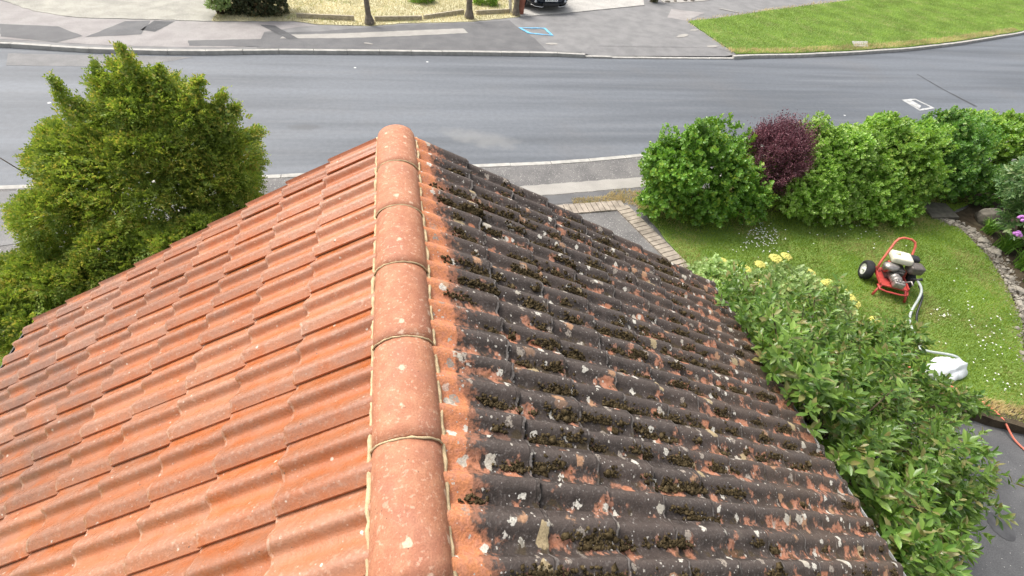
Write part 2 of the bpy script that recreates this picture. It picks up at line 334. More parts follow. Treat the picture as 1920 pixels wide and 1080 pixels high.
MAT['alloy']=simple('dull_aluminium',(.36,.33,.31),.45,.5,.6,var=.3,scale=25)
MAT['engine']=simple('dark_engine_metal',(.09,.085,.08),.5,.5,.4,var=.4,scale=25)
MAT['rim']=simple('white_wheel_rim',(.72,.71,.66),.4,.5,var=.1)
MAT['hose']=simple('pale_grey_hose',(.42,.46,.44),.5,.5,var=.15)
MAT['orange']=simple('coral_hose',(.72,.20,.13),.5,.5,var=.08)
MAT['sack']=simple('white_sack',(.62,.65,.66),.7,.3,var=.04,bump=.1)
MAT['carpaint']=simple('dark_car_paint',(.012,.018,.026),.12,.6,.0,var=.05)
MAT['glass']=simple('dark_car_glass',(.01,.012,.014),.05,.8,var=.0)
MAT['chrome']=simple('satin_chrome',(.6,.6,.6),.25,.5,.9,var=.05)
MAT['lamp']=simple('headlamp_lens',(.55,.58,.6),.1,.8,.3,var=.05)
MAT['plate']=simple('number_plate_white',(.80,.82,.80),.4,.5,var=.02)
MAT['ink']=simple('plate_lettering',(.012,.012,.012),.5,.5,var=0)
MAT['blue']=simple('blue_spray_paint',(.16,.46,.72),.8,.3,var=.25,scale=14)
MAT['whitepaint']=simple('worn_white_road_paint',(.42,.42,.41),.8,.3,var=.3,scale=8)
MAT['tar']=simple('tar_seal',(.06,.06,.063),.7,.4,var=.3)
MAT['petal_w']=simple('daisy_petals',(.82,.80,.74),.7,.3,var=.05)
MAT['petal_y']=simple('yellow_green_florets',(.50,.47,.12),.7,.3,var=.25,scale=40)
MAT['petal_p']=simple('mauve_petals',(.55,.22,.60),.6,.3,var=.2,scale=30)
MAT['petal_o']=simple('orange_petals',(.80,.30,.10),.6,.3,var=.2,scale=30)

# ---------------------------------------------------------------- THE GROUND AND THE ROAD
big=[(-130,-90),(130,-90),(130,170),(-130,170)]
sheet('ground',big,-.22,MAT['field'])
# kerb lines (top edge of the kerb, road side)
FAR=[(-60,13.4),(-30,14.0),(-14,14.32),(-10,14.35),(-8,14.12),(-6.2,14.10),(-4.66,14.2),(-3.75,14.36),(-.67,14.53),(2.37,14.69),(5.3,14.80),(6.1,14.72),(8.5,14.84),(11.3,15.0),(11.9,15.12),(14.1,15.36),(16.7,15.8),(19.7,16.4),(23.2,17.35),(28.8,19.2),(36,22.2),(46,27.5),(60,37)]
NEAR=[(-60,6.9),(-30,7.3),(-12,7.6),(-6.9,7.79),(-2.9,7.97),(-2.05,8.02),(1.43,8.26),(3.46,8.36),(4.24,8.46),(5.84,8.69),(9,9.02),(13,9.5),(18.1,10.2),(24,11.6),(32,14.6),(42,19.5),(60,31)]
slab('road',[(x,y-.3) for x,y in NEAR]+[(x,y+.3) for x,y in reversed(FAR)],-.2,0,MAT['road'])
KW=.125
def offset(line,d):
    out=[]
    for i,p in enumerate(line):
        a=Vector(line[max(i-1,0)]); b=Vector(line[min(i+1,len(line)-1)]); t=(b-a).normalized(); out.append((p[0]-t.y*d,p[1]+t.x*d))
    return out
_o=offset(FAR,KW); _k=[i for i,p in enumerate(_o) if 5.5<p[0]<11.6]; farline=_o[:_k[0]]+[(5.75,14.90),(6.3,15.55),(11.0,15.75),(11.55,15.2)]+_o[_k[-1]+1:]
farpave=slab('pavement',farline+[(60,75),(-60,60)],-.21,.10,MAT['pave'])
nearpave=slab('near_pavement',offset(NEAR,-KW)+[(60,24),(20,4.2),(-60,4.2)],-.21,.094,MAT['chip'])
def kerb(name,line,side,low=None):
    root=empty(name); root['kind']='structure'
    P=[Vector(p) for p in line]; cum=[0]
    for i in range(1,len(P)): cum.append(cum[-1]+(P[i]-P[i-1]).length)
    def at(s):
        s=min(max(s,0),cum[-1])
        for i in range(1,len(P)):
            if s<=cum[i]: 
                return P[i-1].lerp(P[i],(s-cum[i-1])/(cum[i]-cum[i-1]))
        return P[-1]
    me=None; s=0; L=.915
    mb=MB(); mb.box((0,0,0),(L-.008,KW,.24),bev=.012); me=pymesh('kerb_stone',mb.V,mb.F,MAT['kerb'])
    while s<cum[-1]-L:
        a=at(s); b=at(s+L); c=(a+b)/2; s+=L
        if c.x<-15 or c.x>36: continue
        ang=math.atan2(b.y-a.y,b.x-a.x); nn=Vector((-math.sin(ang),math.cos(ang)))*side*KW/2
        z=-.015
        if low and low[0]<c.x<low[1]:
            t=min(1,(c.x-low[0])/.8,(low[1]-c.x)/.8); z-=.075*t
        o=link('kerb_stone',me,root); o.location=(c.x+nn.x,c.y+nn.y,z+random.uniform(-.003,.003)); o.rotation_euler=(0,0,ang+random.uniform(-.004,.004))
    return root
kerb('far_kerb',FAR,1,(5.7,11.6)); kerb('near_kerb',NEAR,-1,(-60,40) if False else None)

# driveway crossing slopes, patches and strips of the pavements (thin sheets above each other)
Z=.104
def patch(name,pts,z,m,seed=1): return sheet(name,ragged(pts,.12,.012,seed),z,MAT[m])
patch('pavement_old_surface',[(-14,14.6),(-9.9,14.62),(-7.9,14.42),(-6.1,14.4),(-4.6,14.5),(-3.9,14.62),(-3.9,15.8),(-3,16.35),(-2.4,16.5),(-3.2,16.82),(-5.4,16.5),(-8.6,16.4),(-9.2,16.45),(-11.5,17.7),(-14,18.5)],Z,'pave_pink',1)
patch('pavement_patch',[(-8.22,14.92),(-7.71,16.29),(-7.1,16.4),(-6.99,15.26)],Z+.004,'pave_dark',2)
patch('pavement_patch',[(-7.12,15.6),(-7.0,16.42),(-6.45,16.42),(-6.72,15.5)],Z+.004,'drive',3)
patch('pavement_patch',[(-10.53,15.71),(-9.14,15.66),(-8.31,15.0),(-8.7,14.5),(-10.08,14.78)],Z+.004,'pave_dark',4)
patch('pavement_patch',[(-5.73,14.9),(-3.89,15.2),(-3.8,14.6),(-5.6,14.52)],Z+.004,'pave_dark',5)
patch('pavement_trench',[(-4.12,16.4),(-3.69,16.36),(-2.89,15.32),(-3.17,15.25)],Z+.008,'drive',6)
patch('pavement_dark_surface',[(-3.9,14.52),(2.4,14.86),(4.6,14.98),(4.45,16.0),(4.0,17.3),(3.9,17.85),(2.4,17.4),(.24,16.95),(-.95,16.55),(-2.4,16.0),(-3.9,15.75)],Z,'pave_dark',7)
patch('pavement_repair_strip',[(-3.3,15.62),(-1.72,15.9),(0.2,16.35),(2.12,16.78),(2.24,16.36),(.2,15.86),(-1.7,15.48),(-3.4,15.3)],Z+.004,'pave_pale',8)
patch('driveway_crossing',[(4.66,14.98),(5.7,14.96),(6.25,15.60),(11.0,15.80),(11.15,15.9),(11.3,18.5),(11.0,20.1),(9.9,20.35),(6.0,18.72),(4.36,18.15),(4.02,17.3),(4.5,16.0)],Z,'pave',9)
patch('pavement_pale_patch',[(10.5,19.0),(11.2,18.7),(12.6,19.9),(11.2,20.2)],Z+.004,'pave_pink',10)
for i,(x,y,w,h,a) in enumerate([(10.9,15.9,.6,.22,.2),(10.2,16.9,.8,.25,.5),(11.0,17.6,.5,.2,.4),(4.9,15.6,.5,.2,.1),(-.9,15.1,.35,.12,-.3),(14.0,20.4,.9,.15,-.5)]):
    p=[(x+w/2*math.cos(t)*random.uniform(.7,1.1)*math.cos(a)-h/2*math.sin(t)*math.sin(a),y+w/2*math.cos(t)*math.sin(a)+h/2*math.sin(t)*random.uniform(.7,1.1)*math.cos(a)) for t in [k*math.pi/7 for k in range(14)]]
    sheet('pavement_scuff',p,Z+.010+.0005*i,MAT['pave_pale'])
V=[];F=[]
for i in range(13):
    t=i/12; x=5.72+5.85*t; yk=14.72+.06+(.42*t if t>0 else 0)*.95; up=.104 if i in(0,12) else .028
    V+=[(x,yk+.06,up),(x,14.95+.0+.70*min(1,min(t,1-t)*10)+.22*t,.108)]
for i in range(12): F.append((2*i,2*i+2,2*i+3,2*i+1))
o=link('crossing_ramp',pymesh('crossing_ramp',V,F,MAT['pave'])); o['kind']='structure'
# concrete drive of the house opposite
slab('opposite_driveway',ragged([(4.36,18.25),(5.99,18.82),(10.1,20.5),(12.3,27),(8,30),(5.2,30)],.3,.01,11),.0,.125,MAT['concrete'])
# near pavement
patch('near_footway_strip',[(.4,7.22),(2.47,7.42),(4.96,7.64),(9,8.2),(14,8.9),(14,8.5),(9,7.8),(4.81,7.26),(3.01,7.09),(.5,6.9)],.098+.003,'pave_pale',12)
patch('near_footway_tarmac',[(.4,6.86),(3.0,7.05),(4.85,7.22),(9,7.75),(9,7.2),(4.9,6.95),(4.22,6.83),(3.2,6.79),(-.5,6.5)],.098+.003,'pave_dark',13)
patch('near_footway_old',[(-14,4.5),(-14,7.4),(-6.9,7.6),(-3.2,7.75),(-3.2,6.9),(-5.2,6.3)],.098+.003,'pave',14)

# painted marks
def outline(name,quad,w,z,m,fillside=0):
    c=sum((Vector(p) for p in quad),Vector((0,0)))/4; q=[Vector(p) for p in quad]; inn=[p+(c-p).normalized()*w*1.5 for p in q]
    V=[];F=[];k=6
    rnd=random.Random(3)
    for i in range(4):
        for j in range(k):
            V.append((*q[i].lerp(q[(i+1)%4],j/k)+Vector((rnd.uniform(-.01,.01),rnd.uniform(-.01,.01))),z)); V.append((*inn[i].lerp(inn[(i+1)%4],j/k)+Vector((rnd.uniform(-.012,.012),rnd.uniform(-.012,.012))),z))
    n=len(V)//2
    for i in range(n): j=(i+1)%n; F.append((2*i,2*j,2*j+1,2*i+1))
    o=link(name,pymesh(name,V,F,MAT[m])); return o
tag(outline('spray_mark',[(4.06,17.06),(5.04,17.14),(5.16,16.36),(4.30,16.50)],.075,Z+.016,'blue'),'blue sprayed outline of a slanted box on the far pavement','paint mark')
tag(outline('road_mark',[(15.66,11.94),(16.26,12.04),(16.42,11.35),(15.66,11.16)],.085,.005,'whitepaint'),'white painted rectangle outline on the road beyond the hedge','paint mark')
sheet('road_mark_fill',[(15.72,11.88),(16.0,11.95),(16.02,11.5),(15.76,11.3)],.009,MAT['whitepaint'])
sheet('tar_joint',ragged([(18.2,14.1),(18.24,14.1),(18.17,12.8),(18.25,11.5),(18.13,11.5),(18.1,12.8)],.2,.015,15),.004,MAT['tar'])
0 and sheet('road_stain',[(-2.2+.42*math.cos(t)*(1+.15*math.sin(3*t)),10.1+.16*math.sin(t)) for t in [k*math.pi/9 for k in range(18)]],.004,MAT['tar']) 
patch('road_repair',[(-9.6,13.95),(-9.3,13.2),(-6.6,13.25),(-5.4,14.0)],.004,'pave',16)
tag(sheet('manhole_cover',[(17.5,16.9),(18.3,16.97),(17.8,16.33),(17.14,16.29)],.16,MAT['pave_pale'],None),'pale square access cover sunk in the far green verge','manhole cover')

# ---------------------------------------------------------------- lawns and beds
LAWN=[(4.49,6.87),(5.0,7.0),(8,7.3),(12.6,7.6),(12.6,6.3),(11.07,5.8),(11.36,5.42),(11.18,4.58),(10.76,3.75),(10.23,2.98),(9.26,2.08),(8.35,1.20),(7.78,1.46),(6.9,1.75),(6.0,2.2),(5.0,2.6),(4.5,3.6),(4.72,5.2)]
slab('garden_lawn',ragged(LAWN,.15,.02,20),-.15,.11,MAT['turf'])
BED=[(11.1,5.76),(11.4,5.42),(11.22,4.55),(10.8,3.72),(10.27,2.95),(9.3,2.05),(8.6,1.3),(12,-1),(16,0),(17,6),(15,7.2),(12.6,7.0),(12.4,6.2)]
slab('flower_bed',ragged(BED,.2,.03,21),-.15,.10,MAT['soil'])
slab('shrub_bed',ragged([(4.7,6.6),(6,6.15),(8,6.25),(10,6.2),(12.6,6.3),(13,7.0),(14,7.6),(9,7.35),(5,7.0)],.2,.05,22),-.1,.116,MAT['soil'])
sheet('driveway',[(2.0,-9),(14,-9),(12,-1),(8.6,1.3),(8.3,1.25),(6.8,1.9),(4.6,3.6),(4.72,5.2),(4.0,6.75),(-2.0,6.4),(-2,2),(2,2)],-.03,MAT['drive'])
slab('driveway_head',[(2.2,5.0),(4.33,5.0),(3.95,6.5),(3.3,6.45),(1.0,6.2)],-.1,.09,MAT['drive'])
slab('earth_bank',ragged([(6.75,1.80),(7.74,1.42),(8.30,1.14),(8.9,.75),(9.3,1.3),(8.45,1.45),(7.85,1.70),(7.0,2.05)],.12,.03,23),-.1,.122,MAT['soil'])
# left side garden
slab('side_lawn',[(-5.9,2.5),(-5.9,6.3),(-2.5,6.6),(-.5,6.6),(-.5,2.3),(-2.0,2.3),(-2.0,-6),(-5.9,-6)],-.15,.09,MAT['turf'])

def grass(name,poly,n,h,w,m,z,seed,kind='stuff',label=None,lean=.5,dens=None):
    rng=np.random.default_rng(seed); P=np.array(poly); lo=P.min(0); hi=P.max(0)
    X=rng.uniform(lo[0],hi[0],n*3); Y=rng.uniform(lo[1],hi[1],n*3); k=inpoly(poly,X,Y)
    if dens is not None: k&=dens(X,Y,rng)
    X=X[k][:n]; Y=Y[k][:n]; n=len(X)
    a=rng.uniform(0,6.283,n); hh=h*rng.uniform(.5,1.3,n); ln=lean*rng.uniform(.1,1,n)*hh; b=rng.uniform(0,6.283,n); ww=w*rng.uniform(.6,1.3,n)
    V=np.zeros((n,3,3)); V[:,0]=np.c_[X-ww*np.cos(a),Y-ww*np.sin(a),np.full(n,z-.004)]; V[:,1]=np.c_[X+ww*np.cos(a),Y+ww*np.sin(a),np.full(n,z-.004)]; V[:,2]=np.c_[X+ln*np.cos(b),Y+ln*np.sin(b),z+hh]
    F=np.arange(n*3).reshape(n,3); o=link(name,fastmesh(name,V.reshape(-1,3),F,m)); tag(o,label,'grass' if label else None,kind=kind); return o
grass('lawn_grass',LAWN,110000,.038,.007,MAT['blade'],.11,1,label='short green lawn grass with yellowing patches in the front garden')
grass('lawn_grass',[(-5.9,2.5),(-5.9,5.5),(-2.5,5.5),(-2.2,2.3),(-3.0,0)],30000,.05,.009,MAT['blade'],.09,2,label='green lawn grass under the feathery tree left of the roof')
VERGE=[(11.22,18.6),(12.65,19.1),(16.39,20.75),(20.76,22.53),(24.12,23.9),(36,31),(50,43),(60,46),(60,38),(46,28.4),(36,22.36),(28.8,19.36),(23.2,17.5),(19.7,16.55),(16.7,15.95),(14.1,15.5),(11.95,15.27),(11.5,15.22)]
VERGE=offset(VERGE,0)
slab('green_verge',ragged(VERGE,.3,.03,24),-.1,.13,MAT['turf'])
grass('verge_grass',VERGE[:6]+VERGE[9:],120000,.05,.015,MAT['blade2'],.13,3,label='bright green mown grass of the verge on the bend across the road')
edge=[(11.3,15.3),(11.95,15.3),(14.1,15.5),(16.7,15.95),(19.7,16.55),(23.2,17.5),(28.8,19.36),(28.8,19.75),(23.2,17.95),(19.7,17.0),(16.7,16.4),(14.1,15.9),(12.0,15.65),(11.4,15.7)]
grass('straw_edge_grass',edge,16000,.085,.014,MAT['straw'],.13,4,label='straw coloured dry grass fringe along the kerb of the green verge')
edge2=[(11.15,18.5),(12.65,19.1),(16.39,20.75),(20.76,22.53),(24.12,23.9),(24.1,24.15),(20.7,22.75),(16.3,20.95),(12.6,19.3),(11.1,18.7),(11.35,15.3),(11.5,15.3)]
grass('straw_edge_grass',edge2,5000,.09,.016,MAT['straw'],.11,41,label='pale dry grass fringe between the green verge and the path behind it')
slab('gravel_forecourt',ragged([(-16,18.9),(-11.45,17.72),(-10.25,16.86),(-9.19,16.5),(-8.63,16.44),(-5.5,16.56),(-5.7,30),(-16,30)],.2,.03,26),-.1,.112,MAT['forecourt'])
DRY=[(-5.5,16.58),(-5.44,16.56),(-3.21,16.86),(-2.4,16.62),(-.95,16.66),(.24,17.07),(2.42,17.5),(4.3,18.25),(5.1,20.5),(5.1,30),(-5.6,30)]
slab('dry_verge',ragged(DRY,.2,.03,25),-.1,.115,MAT['dryturf'])
grass('dry_grass',DRY[:-2]+[(5.1,24),(-5.6,24)],34000,.055,.014,MAT['blade_dry'],.115,5,label='sun bleached yellow grass of the garden across the road')
grass('straw_tufts',[(3.9,6.95),(4.2,7.15),(4.9,7.1),(4.8,6.7),(4.62,6.2),(4.45,6.6)],900,.07,.008,MAT['straw'],.10,6,label='straw coloured grass tufts between the brick edging and the hedge')
grass('straw_tufts',[(3.2,6.72),(4.3,6.76),(4.3,6.98),(3.2,6.92)],900,.05,.007,MAT['straw'],.10,61,label='thin dry weeds along the outer side of the brick edging')

grass('bank_grass',[(6.85,1.86),(7.78,1.55),(8.35,1.27),(8.9,1.0),(9.2,1.35),(8.4,1.5),(7.8,1.75),(7.0,2.1)],2600,.07,.008,MAT['straw'],.12,8,label='straw coloured grass on the earth edge above the driveway')
# daisies
def daisies(name,spots,label,seed,z=.15):
    rng=np.random.default_rng(seed); V=[];F=[]
    for (x,y,r,n) in spots:
        for _ in range(n):
            px,py=x+rng.normal(0,r),y+rng.normal(0,r*.7); s=rng.uniform(.008,.014); b=len(V)
            for k in range(6): V.append((px+s*math.cos(k*1.047),py+s*math.sin(k*1.047),z+rng.uniform(-.005,.005)))
            V.append((px,py,z+.006))
            for k in range(6): F.append((b+k,b+(k+1)%6,b+6))
    return tag(link(name,pymesh(name,V,F,MAT['petal_w'])),label,'flowers',kind='stuff')
daisies('daisies',[(6.75,5.55,.22,110),(6.4,5.2,.2,40),(8.3,5.7,.5,26),(9.0,5.4,.5,14),(5.6,5.0,.3,10)],'scatter of tiny white daisies in the lawn in front of the hedge',1)
daisies('daisies',[(8.75,3.25,.12,16),(9.3,2.9,.3,22),(9.1,2.5,.25,20),(8.5,2.3,.3,14),(9.6,3.5,.4,12),(8.6,1.8,.15,12)],'tiny white daisies in the lawn beside the stone edging',2)

# brick edging of the drive
be=empty('brick_edging'); tag(be,'buff brick edging laid side by side round the corner of the dark drive','edging')
mb=MB(); mb.box((0,0,0),(.102,.30,.08),bev=.006); bme=pymesh('brick',mb.V,mb.F,MAT['brick'])
def bricks(a,b,side,w=.108):
    a=Vector(a);b=Vector(b);n=int((b-a).length/w); ang=math.atan2(b.y-a.y,b.x-a.x); nn=Vector((-math.sin(ang),math.cos(ang)))*side*.15
    for i in range(n):
        p=a.lerp(b,(i+.5)/n)+nn; o=link('brick',bme,be); o.location=(p.x,p.y,.085+random.uniform(-.003,.003)); o.rotation_euler=(random.uniform(-.01,.01),random.uniform(-.01,.01),ang+random.uniform(-.02,.02))
bricks((2.4,6.66),(4.22,6.79),-1); bricks((4.30,6.62),(4.72,5.1),-1); bricks((4.72,5.1),(4.9,4.4),-1)

# stone edging
se=empty('stone_edging'); tag(se,'curved line of pale rubble stones between the lawn and the flower bed','edging')
line=[(11.12,5.75),(11.42,5.5),(11.52,5.14),(11.3,4.55),(10.95,3.95),(10.65,3.45),(10.3,2.98),(9.8,2.5),(9.3,2.02)]
smesh=[]
for k in range(6):
    mb=MB(); mb.blob((0,0,0),(1,.8,.55),1,.22,seed=k); smesh.append(pymesh('stone',mb.V,mb.F,MAT['stone']))
for i in range(230):
    t=random.random()**.9*(len(line)-1); k=int(t); p=Vector(line[k]).lerp(Vector(line[min(k+1,len(line)-1)]),t-k); s=random.choice([.02,.025,.03,.035,.045,.06])*random.uniform(.8,1.2)
    o=link('stone',random.choice(smesh),se); o.location=(p.x+random.gauss(.06,.08),p.y+random.gauss(0,.07),.11+s*.2); o.scale=(s,s,s); o.rotation_euler=(random.uniform(-.3,.3),random.uniform(-.3,.3),random.uniform(0,6.28))
mb=MB()
for i in range(1500):
    t=random.random()*(len(line)-1); k=int(t); p=Vector(line[k]).lerp(Vector(line[min(k+1,len(line)-1)]),t-k); q=random.uniform(.008,.02); x,y=p.x+random.gauss(.02,.10),p.y+random.gauss(0,.08)
    mb.add([(x-q,y-q*.7,.10),(x+q,y-q*.5,.10),(x+q*.6,y+q,.10),(x-q*.8,y+q*.7,.10),(x,y,.115+q)],[(0,1,4),(1,2,4),(2,3,4),(3,0,4)])
o=mb.build('gravel',MAT['stone'],se); o['kind']='stuff'
for i,(x,y,s) in enumerate([(11.5,5.0,.13),(11.45,4.62,.11),(10.9,3.6,.12),(11.0,3.35,.13),(10.75,3.05,.12),(10.5,2.7,.13),(11.3,4.85,.1),(11.1,2.9,.16)]):
    o=link('stone',smesh[i%6],se); o.location=(x,y,.13); o.scale=(s,s,s*.8); o.rotation_euler=(0,0,i)
tag(link('stepping_slab',pymesh('stepping_slab',*poly_prism(ccw([(10.95,5.78),(11.15,6.35),(11.75,6.25),(11.62,5.74)]),.09,.16),MAT['darkstone'])),'grey paving slab at the foot of the hedge by the edging','slab')
mb=MB(); mb.blob((12.3,5.6,.2),(.38,.26,.22),2,.14,seed=5); tag(mb.build('rock',MAT['darkstone'],smooth=False),'rounded dark rock in the shade behind the mauve flowers','rock')

# ---------------------------------------------------------------- foliage builders
def leaf_template(kind):
    if kind=='round':    # folded oval, two faces
        V=np.array([(0,0,0),(.36,.30,.07),(.34,.80,.05),(0,1.02,-.02),(-.34,.80,.05),(-.36,.30,.07)]); F=[(0,1,2,3),(0,3,4,5)]
    elif kind=='oblong':
        V=np.array([(0,0,0),(.13,.25,.05),(.20,.60,.05),(.10,.9,-.03),(0,1.05,-.10),(-.10,.9,-.03),(-.20,.60,.05),(-.13,.25,.05),(0,.5,0)]); F=[(0,1,2,8),(8,2,3,4),(8,4,5,6),(0,8,6,7)]
    else:                # tiny scale leaf
        V=np.array([(0,0,0),(.3,.5,.04),(0,1,0),(-.3,.5,.04)]); F=[(0,1,2,3)]
    return V,np.array(F)
def norm(a): return a/np.maximum(np.linalg.norm(a,axis=1,keepdims=True),1e-9)
def place(T,pos,d,up,size):
    """T template; d = leaf axis, up = face normal hint"""
    V,F=T; y=norm(d); x=norm(np.cross(y,up)); z=np.cross(x,y)
    W=pos[:,None,:]+size[:,None,None]*(V[None,:,0:1]*x[:,None,:]+V[None,:,1:2]*y[:,None,:]+V[None,:,2:3]*z[:,None,:])
    n=len(pos); FF=(F[None]+(np.arange(n)*len(V))[:,None,None]).reshape(-1,F.shape[1]); return W.reshape(-1,3),FF
def shoots(lobes,n,rng,lump=.12,inner=.25,upb=.35,zmin=.12,low=-.6):
    """points and directions on the lumpy skin of a union of ellipsoids"""
    C=np.array([l[0] for l in lobes],float); Rr=np.array([l[1] for l in lobes],float)
    area=(Rr[:,0]*Rr[:,1]+Rr[:,1]*Rr[:,2]+Rr[:,0]*Rr[:,2]); idx=rng.choice(len(lobes),n*3,p=area/area.sum())
    u=norm(rng.normal(size=(n*3,3))); u[:,2]=np.where(u[:,2]<low,-u[:,2],u[:,2])
    q=rng.uniform(2.5,6,size=(6,3))*rng.choice([-1,1],size=(6,3)); ph=rng.uniform(0,6,6)
    f=1+lump*sum(np.sin(u@q[i]*1.3+ph[i]+idx) for i in range(6))/1.8
    dep=1-inner*rng.random(n*3)**2.2
    P=C[idx]+u*Rr[idx]*(f*dep)[:,None]; N=norm(u/Rr[idx]); keep=P[:,2]>zmin
    for j in range(len(lobes)):
        d=np.linalg.norm((P-C[j])/Rr[j],axis=1); keep&=~((d<.72)&(idx!=j))
    P=P[keep][:n]; N=N[keep][:n]; D=norm(N+np.array([0,0,upb])+rng.normal(0,.28,size=P.shape)); return P,N,D
def rosettes(lobes,n,leaf,size,per,m,name,parent,seed,spread=.9,**kw):
    rng=np.random.default_rng(seed); P,N,D=shoots(lobes,n,rng,**kw); n=len(P)
    a=norm(np.cross(D,rng.normal(size=D.shape))); b=np.cross(D,a)
    Pos=[];Dd=[];Up=[];S=[]
    for k in range(per):
        t=k/per; ang=k*2.4+rng.uniform(-.4,.4,n); o=spread*(.35+.9*(1-t)*rng.uniform(.7,1.2,n))
        rad=a*np.cos(ang)[:,None]+b*np.sin(ang)[:,None]; d=norm(D*.9+rad*(o*1.5)[:,None]); s=size*rng.uniform(.65,1.15,n)*(.6+.5*(1-t))
        Pos.append(P+D*(size*(t-.6)*1.3)[...,None] if np.ndim(size) else P+D*size*(t-.6)*1.3); Dd.append(d); Up.append(D+rng.normal(0,.25,size=D.shape)); S.append(s)
    Pos=np.concatenate(Pos);Dd=np.concatenate(Dd);Up=np.concatenate(Up);S=np.concatenate(S)
    V,F=place(leaf_template(leaf),Pos,Dd,Up,S); o=link(name,fastmesh(name,V,F,m,smooth=True),parent); o['kind']='stuff'; return o,(Pos,Dd,Up,S)
def stems(name,base,tips,m,parent,r=.03,seed=1):
    rnd=random.Random(seed); mb=MB()
    for t in tips:
        b=Vector(base)+Vector((rnd.uniform(-.1,.1),rnd.uniform(-.1,.1),0)); t=Vector(t); mid=b.lerp(t,.5)+Vector((rnd.uniform(-.12,.12),rnd.uniform(-.12,.12),.08)); mb.tube([b,mid,t],[r,r*.7,r*.25],6)
    return mb.build(name,m,parent,True)
def lobe_tips(lobes,k,seed):
    rnd=random.Random(seed); out=[]
    for c,r in lobes:
        for _ in range(k): out.append((c[0]+rnd.uniform(-.7,.7)*r[0],c[1]+rnd.uniform(-.7,.7)*r[1],c[2]+rnd.uniform(.1,.8)*r[2]))
    return out
def sublobes(c,r,n,rs,seed,low=-.4):
    """a main mass with many smaller lumps on it"""
    rng=random.Random(seed); out=[(c,(r[0]*.86,r[1]*.86,r[2]*.86))]
    for i in range(n):
        z=rng.uniform(low,1); a=rng.uniform(0,6.283); q=math.sqrt(max(0,1-z*z)); k=rng.uniform(.62,.86); s=rs*rng.uniform(.7,1.3)
        out.append(((c[0]+r[0]*q*math.cos(a)*k,c[1]+r[1]*q*math.sin(a)*k,c[2]+r[2]*z*k),(s,s,s*rng.uniform(.75,1.05))))
    return out

LEAF={'hedge':m_leaf('laurel_leaf_green',(.12,.26,.04),(.22,.39,.065),(.33,.45,.07),.36),
 'lime':m_leaf('lime_green_leaf',(.18,.34,.05),(.33,.50,.09),(.44,.58,.18),.42,tipf=.2),
 'mid':m_leaf('mid_green_leaf',(.17,.33,.05),(.30,.47,.08),(.40,.52,.12),.42),
 'deep':m_leaf('deep_green_leaf',(.10,.23,.045),(.18,.34,.065),(.26,.38,.08),.4),
 'purple':m_leaf('purple_leaf',(.10,.034,.046),(.20,.075,.095),(.33,.14,.16),.5,trans=.2),
 'near':m_leaf('glossy_oblong_leaf',(.075,.165,.024),(.20,.31,.06),(.27,.25,.09),.34,tipf=.11),
 'vib':m_leaf('pale_shrub_leaf',(.27,.40,.13),(.42,.54,.22),(.46,.46,.20),.45),
 'feather':m_leaf('feathery_foliage',(.14,.23,.04),(.34,.42,.075),(.48,.44,.10),.55,trans=.35,tipf=.15),
 'rhodo':m_leaf('rhododendron_leaf',(.10,.21,.07),(.24,.36,.14),(.42,.50,.24),.4),
 'farbush':m_leaf('dark_evergreen_leaf',(.045,.065,.028),(.09,.10,.045),(.15,.12,.06),.6),  # one dark leaf tone for the far bush and the spiky plant
 'spike':m_leaf('strap_leaf',(.09,.21,.025),(.18,.33,.05),None,.5)}

# ---- hedge along the pavement
HG='shrubs of the roadside hedge'
def hedge(label,c,r,n,leaf,mat,size,per,seed,extra=(),sub=16,rs=.3,cat='shrub',**kw):
    root=empty('hedge_shrub',(c[0],c[1],.1)); tag(root,label,cat,HG); inv=Matrix.Translation((-c[0],-c[1],-.1))
    lo=sublobes(c,r,sub,rs,seed)+list(extra)
    lo=[((a[0]-c[0],a[1]-c[1],a[2]-.1),b) for a,b in lo]
    rosettes(lo,n,leaf,size,per,LEAF[mat],'foliage',root,seed,zmin=0.0,**kw); stems('stem',(0,0,-.02),lobe_tips(lo[:5],2,seed),MAT['bark'],root,.025,seed); return root
hedge('rounded mid green shrub at the brick edging end of the hedge',(5.45,6.5,.92),(1.12,.78,.92),5800,'round','hedge',.068,7,11,[((6.45,5.95,.55),(.35,.3,.45)),((5.2,6.4,1.6),(.4,.35,.35)),((4.8,6.2,.55),(.45,.4,.45)),((5.6,5.95,.5),(.5,.3,.4))],inner=.45,lump=.2)
hedge('bright lime green shrub right of the purple one in the hedge',(8.15,6.5,.9),(.95,.78,.92),5400,'round','lime',.062,7,12,[((7.5,5.95,.6),(.35,.3,.5)),((8.8,5.85,.5),(.45,.3,.45)),((8.1,5.9,.45),(.4,.3,.4)),((8.9,6.6,1.25),(.5,.4,.5)),((8.5,6.3,1.5),(.35,.3,.3))],inner=.45,lump=.2)
hedge('tall yellow green shrub in the middle of the hedge run behind the red machine',(9.7,6.65,.92),(1.05,.8,.95),5400,'round','mid',.062,7,13,[((9.3,5.9,.45),(.5,.35,.4)),((9.45,6.8,1.62),(.22,.22,.32)),((10.4,6.2,.6),(.5,.4,.5)),((10.6,6.8,1.2),(.5,.45,.5)),((9.9,5.75,.35),(.35,.3,.3))],inner=.45,lump=.2)
hedge('darker green shrub at the slab end of the hedge',(11.5,6.95,.92),(1.2,.85,.85),5000,'round','deep',.066,7,14,[((12.3,7.2,1.2),(.6,.5,.4)),((11.3,6.4,.7),(.7,.35,.5)),((10.8,6.8,1.1),(.5,.5,.55)),((12.5,6.5,.45),(.55,.4,.45)),((13.0,6.3,.4),(.5,.4,.4))],inner=.45,lump=.2)
hedge('light green shrub furthest along the hedge by the frame edge',(13.6,7.6,.8),(1.0,.8,.75),2400,'round','mid',.07,7,15,inner=.4,lump=.2)

